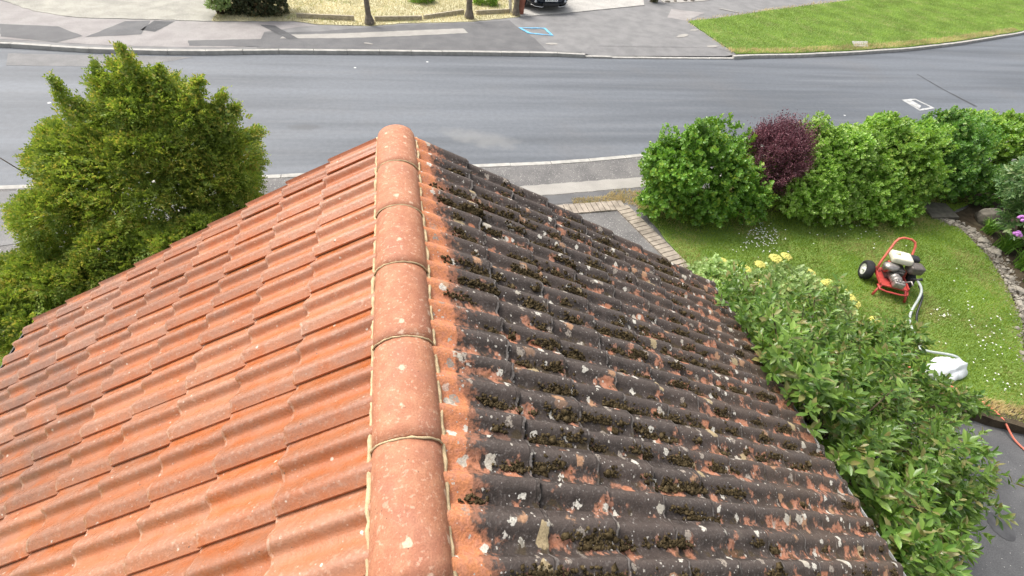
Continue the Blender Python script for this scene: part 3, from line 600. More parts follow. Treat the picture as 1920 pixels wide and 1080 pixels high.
# purple shrub: many thin arching twigs set with tiny leaves
def purple():
    c=Vector((6.98,6.65,.1)); root=empty('hedge_shrub',c); tag(root,'round deep purple leaved shrub standing between two green ones','shrub',HG)
    rng=np.random.default_rng(21); P,N,D=shoots([((0,-.12,1.05),(.70,.62,.66)),((.05,.0,.68),(.5,.5,.62)),((-.2,-.1,1.25),(.36,.36,.42)),((.25,0,1.2),(.34,.36,.45))],6500,rng,lump=.10,inner=.5,upb=.8,zmin=.15)
    Pos=[];Dd=[];Up=[];S=[]; k=9; L=rng.uniform(.08,.26,len(P))*(1+1.3*(N[:,2]>.45)*(rng.random(len(P))>.6))
    for i in range(k):
        t=(i/k-.45); p=P+D*(L*t*1.1)[:,None]+rng.normal(0,.006,P.shape); Pos.append(p); Dd.append(norm(D*.7+rng.normal(0,.7,P.shape))); Up.append(rng.normal(size=P.shape)); S.append(rng.uniform(.018,.036,len(P)))
    V,F=place(leaf_template('tiny'),*[np.concatenate(q) for q in (Pos,Dd,Up,S)]); o=link('foliage',fastmesh('foliage',V,F,LEAF['purple']),root); o['kind']='stuff'
    stems('stem',(0,0,-.02),[tuple(P[i]) for i in range(0,60)],MAT['bark'],root,.012,3)
purple()

# feathery tree on the left
def feather_tree():
    c=Vector((-3.25,5.25,.09)); root=empty('feathery_tree',c); tag(root,'large feathery olive green evergreen beside the left gable edge of the roof','tree')
    A=lambda x,y,z:(x-c.x,y-c.y,z-c.z)
    lo=[(A(-3.2,5.3,1.65),(1.22,1.1,1.15)),(A(-3.9,4.9,1.2),(.92,.85,.95)),(A(-2.5,5.3,1.75),(.66,.7,.85)),(A(-2.95,5.5,2.55),(.62,.5,.55)),(A(-2.3,5.35,1.7),(.42,.55,.8)),(A(-3.85,5.3,1.85),(.56,.5,.58)),(A(-2.6,5.4,2.4),(.5,.45,.5)),(A(-3.6,4.7,.8),(.9,.6,.6)),(A(-2.8,4.9,.9),(.8,.6,.7)),(A(-4.2,4.6,.7),(.7,.6,.6)),(A(-4.45,3.7,.95),(.5,.45,.5)),(A(-4.25,4.1,1.0),(.6,.55,.6)),(A(-3.3,4.5,1.1),(.9,.7,.7)),(A(-2.5,4.6,1.2),(.6,.6,.6))]
    lo2=[]
    for i,(cc,rr_) in enumerate(lo): lo2+=sublobes(cc,rr_,9,.26*(rr_[0])**.5,100+i,low=-.2)
    # plumes that stick out of the outline
    pl=[(A(-2.9,5.4,2.75),A(-2.92,5.4,3.36)),(A(-3.7,5.3,2.2),A(-3.74,5.4,3.0)),(A(-2.1,5.3,2.2),A(-1.75,5.4,2.38)),(A(-2.5,5.4,2.7),A(-2.25,5.4,3.0)),(A(-4.1,5.2,1.8),A(-4.2,5.3,2.3)),(A(-2.15,5.3,2.3),A(-1.95,5.4,2.72)),(A(-3.3,5.4,2.6),A(-3.3,5.5,3.12)),(A(-2.75,5.4,2.7),A(-2.62,5.4,3.14)),(A(-3.45,5.3,2.4),A(-3.62,5.4,2.75)),(A(-2.3,5.4,2.4),A(-2.05,5.4,2.85))]
    rng=np.random.default_rng(31); P,N,D=shoots(lo2,23000,rng,lump=.08,inner=.36,upb=.30,zmin=.25,low=-.8)
    Pp=[];Dp=[]
    for a,b in pl:
        a=np.array(a);b=np.array(b)
        for k in range(150):
            t=rng.random()**.7; w=(1-t)*.10+.018; Pp.append(a+(b-a)*t+rng.normal(0,w,3)); Dp.append((b-a)/np.linalg.norm(b-a)+rng.normal(0,.45,3))
    P=np.vstack([P,np.array(Pp)]); D=norm(np.vstack([D,np.array(Dp)])); n=len(P)
    a=norm(np.cross(D,rng.normal(size=D.shape))); nn=np.cross(D,a); L=rng.uniform(.10,.20,n)
    Pos=[];Dd=[];Up=[];S=[]; k=11
    for i in range(k):
        t=i/k; side=1 if i%2 else -1; droop=np.array([0,0,-.05])*t*t
        Pos.append(P+D*(L*(t-.5))[:,None]+droop+rng.normal(0,.004,P.shape)); Dd.append(norm(D*.75+a*side*(.9-.4*t)+rng.normal(0,.2,P.shape))); Up.append(nn+rng.normal(0,.3,P.shape)); S.append(rng.uniform(.026,.050,n)*(1.15-.6*t))
    V,F=place(leaf_template('tiny'),*[np.concatenate(q) for q in (Pos,Dd,Up,S)]); o=link('crown',fastmesh('crown',V,F,LEAF['feather']),root); o['kind']='stuff'
    rosettes([(a,(b[0]*.62,b[1]*.62,b[2]*.62)) for a,b in lo],2600,'round',.07,6,LEAF['feather'],'inner_foliage',root,33,zmin=.2,inner=.6)
    mb=MB(); rnd=random.Random(4)
    for x,y in ((-4.75,4.35),(-3.9,4.9),(-3.1,5.2)):
        b=Vector(A(x,y,0.05)); m1=b+Vector((.1,.1,.5)); 
        mb.tube([b,m1,m1+Vector((.1,.1,.7))],[.09,.07,.04],8)
        for cc,_ in rnd.sample(lo,4): mb.tube([m1,(m1+Vector(cc))/2+Vector((0,0,-.1)),cc],[.045,.03,.012],6)
    mb.build('trunk',MAT['bark'],root,True)
    # thin bare twig with an orange flower at its tip
    mb=MB(); q=[A(-4.35,5.2,1.75),A(-4.65,5.25,2.1),A(-4.87,5.3,2.48)]; mb.tube(q,[.008,.006,.004],5); mb.build('twig',MAT['bark'],root)
    mb=MB()
    for k in range(5): mb.blob((q[-1][0]+.02*math.cos(k*1.26),q[-1][1]+.02*math.sin(k*1.26),q[-1][2]+.01),(.025,.014,.03),1,.1,seed=k,rz=k*1.26)
    mb.build('blossom',MAT['petal_o'],root,True)
feather_tree()

# ---- near shrub with oblong leaves, by the eave
def near_shrub():
    c=Vector((4.6,1.2,-.03)); root=empty('glossy_leaved_shrub',c); tag(root,'large shrub of glossy oblong leaves with bronze young tips beside the dark eave','shrub')
    A=lambda x,y,z:(x-c.x,y-c.y,z-c.z)
    base=[(A(4.35,2.25,1.25),(.85,.7,.85)),(A(5.0,1.6,1.2),(.95,.8,.75)),(A(4.45,1.1,1.25),(.75,.85,.85)),(A(4.6,.45,1.15),(.75,.55,.8)),(A(4.1,.0,1.1),(.62,.45,.75)),(A(3.85,2.7,1.3),(.6,.55,.7)),(A(5.5,1.2,.95),(.7,.55,.6)),(A(3.95,1.5,1.5),(.55,.6,.6))]
    lo=[]
    for i,(cc,r_) in enumerate(base): lo+=sublobes(cc,r_,6,.22,200+i,low=-.3)
    lo+=[(A(xx,yy,zz),(.32,.30,.26)) for xx,yy,zz in ((3.35,1.95,2.15),(3.05,1.6,2.4),(3.0,1.2,2.42),(3.05,.8,2.42),(3.2,1.55,2.28),(3.22,1.15,2.3),(3.2,.75,2.32),(3.2,.35,2.28),(3.3,0,2.2),(3.3,-.3,2.1))]+[(A(3.75,.9,1.9),(.45,.8,.4)),(A(3.6,.0,1.6),(.4,.5,.5))]
    lo+=[(A(5.35,.75,1.05),(.5,.45,.5)),(A(4.95,.25,1.0),(.5,.4,.55)),(A(4.55,-.12,1.0),(.45,.33,.55)),(A(4.15,-.35,.95),(.35,.28,.5)),(A(5.75,1.1,1.1),(.3,.3,.35))]
    lo+=[(A(6.05,2.2,1.25),(.28,.2,.3)),(A(6.25,1.25,1.05),(.3,.2,.22)),(A(6.6,1.15,.95),(.18,.12,.15)),(A(5.75,1.85,1.35),(.25,.2,.3)),(A(5.35,.1,.95),(.22,.15,.2))]
    rng=np.random.default_rng(41); P,N,D=shoots(lo,2150,rng,lump=.26,inner=.65,upb=.55,zmin=.35,low=-.7)
    keep=~((P[:,0]+c.x<2.6)); P,N,D=P[keep],N[keep],D[keep]
    # keep leaves off the inside of the roof
    X=P[:,0]+c.x; Zz=P[:,2]+c.z; inside=((X<3.14)&(P[:,1]+c.y<2.3)&(Zz<4.0-.562*X+.09)); P,N,D=P[~inside],N[~inside],D[~inside]
    n=len(P); a=norm(np.cross(D,rng.normal(size=D.shape))); b=np.cross(D,a)
    Pos=[];Dd=[];Up=[];S=[];per=10; sz=rng.uniform(.07,.125,n)
    for k in range(per):
        t=k/(per-1); ang=k*2.4+rng.uniform(-.5,.5,n); rad=a*np.cos(ang)[:,None]+b*np.sin(ang)[:,None]
        Pos.append(P+D*((t-1)*.13)); Dd.append(norm(D*(.35+.7*t)+rad*(1.0-.35*t)+np.array([0,0,-.10*(1-t)]))); Up.append(D*1.0+rng.normal(0,.25,D.shape)+np.array([0,0,.4])); S.append(sz*rng.uniform(.75,1.2,n)*(1.0-.35*t**3))
    Pos,Dd,Up,S=[np.concatenate(q) for q in (Pos,Dd,Up,S)]
    V,F=place(leaf_template('oblong'),Pos,Dd,Up,S)
    # the leaves nearest the viewer stand as single leaves
    W=Pos+np.array(c); d=np.linalg.norm(W-np.array(CAM),axis=1); f=(W-np.array(CAM))@np.array(fwd); nrm=N; outer=np.tile(np.einsum('ij,ij->i',N,norm(np.array(CAM)-(P+np.array(c)))),per)>.45
    score=S/d+np.where(outer,.0,-1); pick=np.argsort(-score)[:300]; mask=np.ones(len(Pos),bool); mask[pick]=False
    T=leaf_template('oblong')
    V,F=place(T,Pos[mask],Dd[mask],Up[mask],S[mask]); o=link('foliage',fastmesh('foliage',V,F,LEAF['near'],smooth=True),root); o['kind']='stuff'
    lm=[]
    for j in range(8):
        m_=leaf_mats[j%len(leaf_mats)]; lm.append(pymesh('leaf',T[0]*np.array([1+.08*(j%3),1,1+.3*(j%2)]),T[1].tolist(),m_,True))
    for i in pick:
        y=Vector(Dd[i]).normalized(); x=y.cross(Vector(Up[i])).normalized(); z=x.cross(y); Mx=Matrix((x,y,z)).transposed().to_4x4()@Matrix.Scale(float(S[i]),4); Mx.translation=Vector(Pos[i]); link('leaf',lm[int(rng.integers(0,8))],root,Mx)
    stems('stem',(0,0,-.02),[tuple(P[i]) for i in range(0,min(160,n))],MAT['bark'],root,.02,9)
    # dried pale flower remnants
leaf_mats=[m_leaf('oblong_leaf_a',(.12,.22,.04),(.12,.22,.04),None,.34),m_leaf('oblong_leaf_b',(.25,.38,.08),(.25,.38,.08),None,.36),m_leaf('oblong_leaf_c',(.18,.30,.055),(.18,.30,.055),None,.36),m_leaf('oblong_leaf_bronze',(.25,.25,.09),(.25,.25,.09),None,.38)]
near_shrub()

# ---- pale shrub with yellow flower heads
def flower_shrub():
    c=Vector((4.9,3.15,.05)); root=empty('yellow_flowered_shrub',c); tag(root,'pale green shrub with flat yellow flower heads at the corner of the roof','shrub')
    A=lambda x,y,z:(x-c.x,y-c.y,z-c.z)
    base=[(A(4.5,3.35,.75),(.75,.55,.7)),(A(5.2,3.1,.8),(.75,.55,.65)),(A(5.7,2.85,.75),(.5,.4,.55)),(A(4.1,3.3,.9),(.5,.4,.55))]; lo=[]
    for i,(cc,r_) in enumerate(base): lo+=sublobes(cc,r_,7,.2,300+i)
    o,(Pos,Dd,Up,S)=rosettes(lo,1500,'round',.065,7,LEAF['vib'],'foliage',root,51,zmin=.15)
    stems('stem',(0,0,-.02),lobe_tips(lo[:9],3,4),MAT['bark'],root,.018,4)
    for i,(x,y,z,s) in enumerate([(4.42,3.72,1.18,.09),(4.62,3.5,1.22,.12),(4.75,3.42,1.12,.08),(5.22,3.66,1.25,.10),(5.42,3.70,1.24,.085),(5.72,3.45,1.12,.09),(5.95,3.25,1.08,.085),(6.12,3.13,1.02,.09),(6.22,3.05,.96,.09),(6.3,2.97,.9,.085),(4.95,3.6,1.2,.08),(4.55,3.1,1.35,.07),(5.6,3.05,1.3,.07),(6.1,2.5,1.1,.07)]):
        mb=MB(); rnd=random.Random(i)
        mb.blob((x-c.x,y-c.y,z-c.z+.012),(s*.95,s*.95,.016),2,.08,seed=i)
        for k in range(40):
            a=rnd.uniform(0,6.28); q=s*math.sqrt(rnd.random()); mb.blob((x-c.x+q*math.cos(a),y-c.y+q*math.sin(a),z-c.z+.03-(q/s)**2*.03),(.016,.016,.012),1,.2,seed=k)
        mb.build('flower_head',MAT['petal_y'],root,True)
flower_shrub()

# ---- rhododendron at the right edge
def rhodo():
    c=Vector((12.2,4.75,.1)); root=empty('flowering_shrub',c); tag(root,'glossy shrub with round mauve flower clusters at the right edge of the garden','shrub')
    base=[((0,0,.85),(.95,.8,.85)),((-.35,.35,1.25),(.6,.5,.55)),((.3,-.4,.5),(.7,.6,.5))]; lo=[]
    for i,(cc,r_) in enumerate(base): lo+=sublobes(cc,r_,6,.28,400+i)
    rosettes(lo,950,'oblong',.13,9,LEAF['rhodo'],'foliage',root,61,zmin=.05,upb=.5); stems('stem',(0,0,-.02),lobe_tips(lo[:6],3,7),MAT['bark'],root,.03,7)
    for i,(x,y,z) in enumerate([(-.85,.25,1.35),(-.95,-.1,.85),(-.85,-.2,.55),(-.62,-.55,.42),(-.3,.5,1.75),(-.7,.5,1.5),(0,-.3,1.5),(-.45,-.6,.8)]):
        mb=MB(); rnd=random.Random(i)
        for k in range(16):
            u=Vector((rnd.gauss(0,1),rnd.gauss(0,1),abs(rnd.gauss(0,1)))).normalized(); mb.blob(Vector((x,y,z))+u*.055,(.03,.03,.03),1,.3,seed=k)
        mb.build('flower_cluster',MAT['petal_p'],root,True)
rhodo()

# ---- strappy green plants in the bed
def straps(name,c,n,L,w,m,seed,label,cat,spread=1.0,group=None):
    rng=random.Random(seed); root=empty(name,(c[0],c[1],c[2])); tag(root,label,cat,group); mb=MB()
    for i in range(n):
        a=rng.uniform(0,6.283); l=L*rng.uniform(.6,1.1); o=rng.uniform(.2,.8)*spread; px,py=rng.gauss(0,.05*spread),rng.gauss(0,.05*spread)
        d=Vector((math.cos(a),math.sin(a),0)); s=Vector((-d.y,d.x,0))*w/2; pts=[Vector((px,py,0))+d*(o*l*t*t+.05*l*t)+Vector((0,0,l*(t-.42*o*t*t))) for t in (0,.35,.7,1)]
        V=[];
        for p,k in zip(pts,(1,1,.8,.05)): V+= [p-s*k,p+s*k]
        mb.add(V,[(0,1,3,2),(2,3,5,4),(4,5,7,6)])
    mb.build('leaves',m,root,False); return root
for i,(x,y,s,n,lab) in enumerate([(11.75,4.75,.45,110,'clump of green strap leaves tucked below the mauve flowered shrub'),(11.6,4.2,.42,110,'clump of green strap leaves beside the middle of the stone edging'),(11.35,3.75,.4,90,'clump of green strap leaves nearest the end of the stone edging'),(11.95,5.3,.35,70,'small clump of strap leaves near the dark rock')]):
    straps('strap_leaf_plant',(x,y,.1),n,s,.022,LEAF['spike'],i,lab,'plant',1.1,'strap leaved plants in the bed')

# ---------------------------------------------------------------- ACROSS THE ROAD
def farbush():
    c=Vector((-4.45,17.75,.1)); root=empty('dark_bush',c); tag(root,'big dark evergreen bush at the back of the far pavement','bush')
    lo=sublobes((0,0,.9),(1.0,.85,1.1),22,.34,500)+[((-.5,-.3,.3),(.5,.4,.4)),((.1,-.4,.3),(.5,.4,.4)),((.6,-.3,.3),(.45,.4,.4))]
    rosettes(lo,4200,'round',.075,6,LEAF['farbush'],'foliage',root,71,zmin=0,low=-.9); stems('stem',(0,0,-.05),lobe_tips(lo[:6],3,8),MAT['bark'],root,.05,8)
farbush()
def lightbush():
    c=Vector((-5.35,17.25,.1)); root=empty('pale_leaved_bush',c); tag(root,'small grey green bush at the left foot of the dark evergreen','bush')
    lo=sublobes((0,0,.45),(.35,.35,.5),8,.18,510); rosettes(lo,700,'round',.06,6,LEAF['vib'],'foliage',root,72,zmin=0); stems('stem',(0,0,-.05),lobe_tips(lo[:4],3,8),MAT['bark'],root,.03,8)
lightbush()
for i,(x,y,s,lab) in enumerate([(.9,19.5,.55,'low green weedy clump in the dry grass between the two timber posts'),(3.3,19.6,.5,'low green weedy clump in the dry grass left of the parked car'),(1.6,20.6,.5,'low weedy clump further back in the dry grass')]):
    root=empty('weed_clump',(x,y,.1)); tag(root,lab,'plant','weed clumps in the dry garden'); rosettes(sublobes((0,0,.15),(s,s*.7,.28),6,.14,520+i),420,'oblong',.09,6,LEAF['mid'],'foliage',root,73+i,zmin=0)
straps('spiky_plant',(10.75,21.1,.1),90,.8,.03,LEAF['farbush'],9,'dark spiky plant with pale blades at the corner of the concrete drive','plant',1.2)
# posts
def post(x,y,h,r,label,lean=0,flare=1.7,m='post'):
    root=empty('timber_post',(x,y,.09)); tag(root,label,'post','posts along the far garden edge'); mb=MB()
    mb.tube([(0,0,-.05),(0,0,.08),(lean*.2,0,.3),(lean,0,h)],[r*flare,r*flare,r*1.05,r*.8],10,jit=.06); mb.build('shaft',MAT[m],root)
    o=grass('grass_tuft',[(-.16,-.14),(.16,-.14),(.16,.14),(-.16,.14)],160,.12,.012,MAT['blade_dry'],.0,int(x*7)+50); o.parent=root; return root
post(-.9,16.85,1.35,.085,'slim leaning timber post furthest left along the far garden edge',-.06,2.0)
post(2.45,17.85,1.5,.105,'thick upright timber post between two lengths of timber edging',-.02,1.6)
post(4.22,18.42,1.1,.10,'short grey stump post beside the concrete drive',0,1.5)
root=empty('white_gatepost',(4.02,18.68,.1)); tag(root,'slanting white painted gatepost left of the dark car','post')
mb=MB(); mb.box((0,0,.5),(.10,.10,1.05),ry=-.10,bev=.008); mb.build('shaft',MAT['white_wood'],root); mb=MB(); mb.box((-.05,0,1.05),(.13,.13,.05),ry=-.10,bev=.008); mb.build('cap',MAT['white_wood'],root)
root=empty('rusty_bollard',(4.42,18.62,.1)); tag(root,'stout reddish brown rounded stone bollard between white gatepost and car','bollard')
mb=MB(); mb.lathe([(0,.13),(.35,.15),(.6,.18),(.78,.17),(.9,.10),(.94,.001)],(0,0,0),'Z',16); mb.build('body',MAT['redbrick'],root,True)
# timber edging boards
for i,(a,b,lab) in enumerate([((-3.15,17.2),(-1.38,17.1),'pale timber edging board right of the dark bush'),((-.74,17.15),(.80,17.46),'brown timber edging board right of the slim leaning post'),((.86,17.55),(2.30,18.3),'pale timber edging board left of the thick post'),((2.75,18.28),(4.06,18.68),'pale timber edging board right of the thick post')]):
    a=Vector(a);b=Vector(b);mb=MB(); mb.box((0,0,0),((b-a).length,.08,.14),bev=.01); o=mb.build('edging_board',MAT['wood']); o.location=((a.x+b.x)/2,(a.y+b.y)/2,.18); o.rotation_euler=(0,random.uniform(-.02,.02),math.atan2(b.y-a.y,b.x-a.x)); tag(o,lab,'edging','timber boards edging the far garden')
# rockery stones
for i in range(14):
    x=11.5+i*.42+random.uniform(-.1,.1); y=21.15+i*.17+random.uniform(-.12,.2); s=random.uniform(.09,.2); o=link('rockery_stone',smesh[i%6]); o.location=(x,y,.14); o.scale=(s,s*.8,s*.7); o.rotation_euler=(.1,0,i*1.3); tag(o,'pale rockery stone in the row behind the far path','stone','rockery stones behind the far path')
slab('far_shingle',ragged([(11.2,21.0),(13,21.5),(18,23.6),(24,26),(24,30),(11.5,28)],.3,.05,30),-.1,.118,MAT['pave_pale'])

# parked car
def car():
    root=empty('parked_car',(5.62,18.88,.125),R(9)); tag(root,'dark navy hatchback parked nose out on the concrete drive','car')
    st=[ # y, half width, z bottom, z belt, half width low
     (.00,.60,.30,.62),(.05,.74,.22,.72),(.16,.84,.19,.80),(.40,.89,.18,.88),(.9,.905,.18,.96),(1.4,.91,.18,1.0),(2.2,.915,.19,1.02),(3.0,.91,.20,1.03),(3.6,.89,.22,1.02),(3.95,.82,.27,.95),(4.08,.70,.35,.85)]
    V=[];F=[];n=14
    for (y,w,zb,zt) in st:
        for k in range(n):
            t=k/n*2*math.pi; cx,sz=math.cos(t),math.sin(t); e=.42; X=w*math.copysign(abs(cx)**e,cx); Zz=(zb+zt)/2+(zt-zb)/2*math.copysign(abs(sz)**e,sz)
            yy=y+.10*(X/w)**2*(1 if y<1 else 0)*(1-y)+ (.05*(1-abs((Zz-.45)))if y<.05 else 0)*0; V.append((X,yy,Zz))
    for i in range(len(st)-1):
        for k in range(n): F.append((i*n+k,i*n+(k+1)%n,(i+1)*n+(k+1)%n,(i+1)*n+k))
    F.append(tuple(range(n)));F.append(tuple((len(st)-1)*n+k for k in range(n-1,-1,-1)))
    me=pymesh('body',V,F,MAT['carpaint'],True); o=link('body',me,root); md=o.modifiers.new('s','SUBSURF'); md.levels=2; md.render_levels=2
    # cabin
    cs=[(.95,.70,.98,.99),(1.5,.66,.98,1.28),(1.9,.62,.98,1.42),(2.9,.60,.98,1.44),(3.5,.60,.98,1.30),(3.9,.62,.96,1.0)]; V=[];F=[]
    for (y,w,zb,zt) in cs:
        V+=[(-w-.16,y,zb),(-w,y,zt-.03),(-w+.12,y,zt),(w-.12,y,zt),(w,y,zt-.03),(w+.16,y,zb)]
    for i in range(len(cs)-1):
        for k in range(5): F.append((i*6+k,i*6+k+1,(i+1)*6+k+1,(i+1)*6+k))
    link('windows',pymesh('windows',V,F,MAT['glass'],True),root)
    mb=MB(); mb.box((0,2.35,1.445),(1.08,1.35,.03),bev=.012); mb.build('roof_panel',MAT['carpaint'],root)
    for sx in (-1,1):
        for y in (.85,3.3):
            w=link('wheel',None,root) if False else empty('wheel'); w.parent=root; w.location=(sx*.84,y,.31)
            mb=MB(); mb.lathe([(-.10,.20),(-.10,.29),(-.07,.315),(.07,.315),(.10,.29),(.10,.20)],(0,0,0),'X',24); mb.build('tyre',MAT['rubber'],w,True)
            mb=MB(); mb.lathe([(.06*sx,.001),(.075*sx,.08),(.06*sx,.19),(.09*sx,.205)],(0,0,0),'X',20); mb.build('rim',MAT['alloy'],w,True)
        mb=MB(); mb.blob((sx*.62,.16,.66),(.19,.10,.075),2,.0); mb.build('headlight',MAT['lamp'],root,True)
        mb=MB(); mb.tube([(sx*.30,-.03,.215),(sx*.36,-.02,.185),(sx*.60,.05,.205),(sx*.76,.14,.25)],[.012,.016,.014,.01],8); mb.build('lower_trim',MAT['chrome'],root,True)
        mb=MB(); mb.blob((sx*.60,.055,.36),(.055,.04,.045),2,0); mb.build('fog_light',MAT['lamp'],root,True)
        mb=MB(); mb.box((sx*.98,1.25,1.02),(.16,.09,.12),bev=.03); mb.build('wing_mirror',MAT['carpaint'],root,True)
    mb=MB(); mb.box((0,-.005,.27),(.66,.06,.10),bev=.02); mb.build('lower_grille',MAT['black'],root)
    mb=MB(); mb.box((0,.0,.60),(.80,.05,.10),bev=.02); mb.build('grille',MAT['black'],root)
    mb=MB(); mb.box((0,-.03,.43),(.52,.012,.111),bev=.003); pl=mb.build('number_plate',MAT['plate'],root)
    cu=bpy.data.curves.new('plate_text','FONT'); cu.body='SM21 YCR'; cu.size=.098; cu.align_x='CENTER'; cu.align_y='CENTER'; cu.extrude=.0015
    t=bpy.data.objects.new('plate_lettering',cu); col.objects.link(t); bpy.context.view_layer.update()
    me=bpy.data.meshes.new_from_object(t); bpy.data.objects.remove(t); me.materials.clear(); me.materials.append(MAT['ink'])
    o=link('lettering',me,pl); o.rotation_euler=(R(90),0,0); o.location=(0,-.0385,.43)
car()

# ---------------------------------------------------------------- THE HOUSE AND ITS ROOF
AL=.512; ca,sa=math.cos(AL),math.sin(AL); RZ=CAM.z-1.6065
YEND=2.25; TW=.2736; NC=14; PH=.034
house=empty('tiled_roof_house',(0,0,0)); tag(house,'low house with a gabled clay tile roof, clean orange left and blackened mossy right','house')
mb=MB(); wx=2.62; ez=RZ-wx*math.tan(AL)-.12; y0=-1.5; y1=2.12
mb.add([(-wx,y0,-.2),(wx,y0,-.2),(wx,y0,ez),(0,y0,RZ-.14),(-wx,y0,ez),(-wx,y1,-.2),(wx,y1,-.2),(wx,y1,ez),(0,y1,RZ-.14),(-wx,y1,ez)],[(0,1,2,3,4),(9,8,7,6,5),(0,5,6,1),(1,6,7,2),(4,9,5,0),(2,7,8,3),(3,8,9,4)])
mb.build('wall',MAT['render'],house)
# roof underlay so nothing shows through the joints
for s in (-1,1):
    E=3.2 if s<0 else 3.38; mb=MB(); mb.add([(0,y0,RZ-.035),(s*E*ca,y0,RZ-E*sa-.035),(s*E*ca,YEND-.04,RZ-E*sa-.035),(0,YEND-.04,RZ-.035),(0,y0,RZ-.08),(s*E*ca,y0,RZ-E*sa-.08),(s*E*ca,YEND-.04,RZ-E*sa-.08),(0,YEND-.04,RZ-.08)],[(0,1,2,3),(7,6,5,4),(0,4,5,1),(1,5,6,2),(2,6,7,3)]); mb.build('roof_deck',MAT['black'],house)
def sm(x): x=min(1,max(0,x)); return x*x*(3-2*x)
def prof(u):
    # a pan, a gentle rise to the crest, then a steep drop into the next pan
    P=TW/2
    if u>TW-.040: return 1-.74*sm((u-TW+.040)/.050)
    v=(u/P)%1 if u>0 else 0
    return sm((v-.12)/.56) if v<.68 else (1.0 if v<.72 else 1-sm((v-.72)/.27))
def tile_mesh(L,m,seed,u0=0.0,u1=TW+.006,head=.07):
    rnd=random.Random(seed); nu=34; us=[u0+(u1-u0)*k/nu for k in range(nu+1)]; th=.015
    ss=[-head,.006,.030,L*.6,L-.024,L-.012,L]; V=[];F=[];cr=[];tl=[]
    jag=[.004*math.sin(k*.9+seed)+rnd.uniform(-.002,.002) for k in range(len(us))]
    def top(s,u):
        z=PH*prof(u)+.024*(s/L)
        if u>TW-.012: z+=.003
        return z
    for i,s in enumerate(ss):
        for j,u in enumerate(us):
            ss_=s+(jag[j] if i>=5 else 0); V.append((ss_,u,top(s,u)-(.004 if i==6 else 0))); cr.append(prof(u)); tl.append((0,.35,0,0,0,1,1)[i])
    n=nu+1
    for i in range(len(ss)-1):
        for j in range(nu): F.append((i*n+j,(i+1)*n+j,(i+1)*n+j+1,i*n+j+1))
    top_n=len(F)
    # tail face
    b=len(V)
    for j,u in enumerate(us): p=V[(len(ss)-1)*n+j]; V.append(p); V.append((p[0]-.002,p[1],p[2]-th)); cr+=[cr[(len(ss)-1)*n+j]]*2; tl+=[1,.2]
    for j in range(nu): F.append((b+2*j,b+2*j+1,b+2*j+3,b+2*j+2))
    # both side faces
    for jj in (0,nu):
        b=len(V)
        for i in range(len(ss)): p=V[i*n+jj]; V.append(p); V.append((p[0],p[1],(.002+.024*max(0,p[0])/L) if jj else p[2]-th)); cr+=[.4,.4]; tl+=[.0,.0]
        for i in range(len(ss)-1): F.append((b+2*i,b+2*i+1,b+2*i+3,b+2*i+2) if jj==0 else (b+2*i,b+2*i+2,b+2*i+3,b+2*i+1))
    me=pymesh('roof_tile',V,F,m); me.polygons.foreach_set('use_smooth',[k<top_n for k in range(len(F))])
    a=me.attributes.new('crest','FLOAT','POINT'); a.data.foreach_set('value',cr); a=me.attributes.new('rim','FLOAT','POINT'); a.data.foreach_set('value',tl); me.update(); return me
def roof_side(s,gauge,n,m,s0=.17):
    full=[tile_mesh(gauge,m,10*k+s) for k in range(5)]; first=[tile_mesh(gauge,m,60+k,head=.09) for k in range(2)]
    xd=Vector((s*ca,0,-sa)); yd=Vector((0,s,0)); zd=Vector((s*sa,0,ca)); Rm=Matrix((xd,yd,zd)).transposed().to_4x4()
    half=tile_mesh(gauge,m,77,u0=TW*.42) 
    for i in range(n):
        for j in range(NC):
            if s>0: y=YEND-(j+1)*TW                 # u grows away from the viewer
            else:   y=.45+7*TW-j*TW                  # u grows towards the viewer
            me=random.choice(full); 
            if s<0 and j==0: me=half
            o=link('roof_tile',me,house)
            p=Vector((0,0,RZ))+xd*(s0+gauge*i+random.uniform(-.004,.004))+Vector((0,y,0))+zd*random.uniform(-.0015,.003)
            Mx=Rm@Matrix.Rotation(random.uniform(-.008,.008),4,'Z')@Matrix.Rotation(random.uniform(-.006,.006),4,'X')@Matrix.Rotation(random.uniform(-.004,.007),4,'Y'); Mx.translation=p; o.matrix_local=Mx
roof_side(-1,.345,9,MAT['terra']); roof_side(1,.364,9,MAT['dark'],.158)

# ridge tiles, mortar joints, bedding
W2,TOP=.124,.044; ZB=-.052
def ridge_arc(k,nn,w=W2,t=TOP,zb=ZB):
    q=math.pi*k/nn; c=math.cos(q); return (-w*c, zb+(t-zb)*(math.sin(q) if 0<k<nn else 0))
def ridge_mesh(seed,L=.45):
    rnd=random.Random(seed); nn=20; ny=8; V=[];F=[]; ph=rnd.uniform(0,6)
    for i in range(ny+1):
        y=L*i/ny
        for k in range(nn+1):
            x,z=ridge_arc(k,nn); e=1-(.02 if i in(0,ny) else 0); w=1+.012*math.sin(ph+y*9+k*.4); V.append((x*e*w*(1.005-.010*i/ny),y+(.004 if i==0 else -.004 if i==ny else 0),ZB+(z-ZB)*e*w*(1.005-.010*i/ny)))
    n=nn+1
    for i in range(ny):
        for k in range(nn): F.append((i*n+k,i*n+k+1,(i+1)*n+k+1,(i+1)*n+k))
    for i in (0,ny):
        b=len(V); V.append((0,V[i*n][1],ZB)); 
        for k in range(nn): F.append((b,i*n+k,i*n+k+1) if i else (b,i*n+k+1,i*n+k))
    return pymesh('ridge_tile',V,F,MAT['ridge'],True)
rm=[ridge_mesh(k) for k in range(4)]
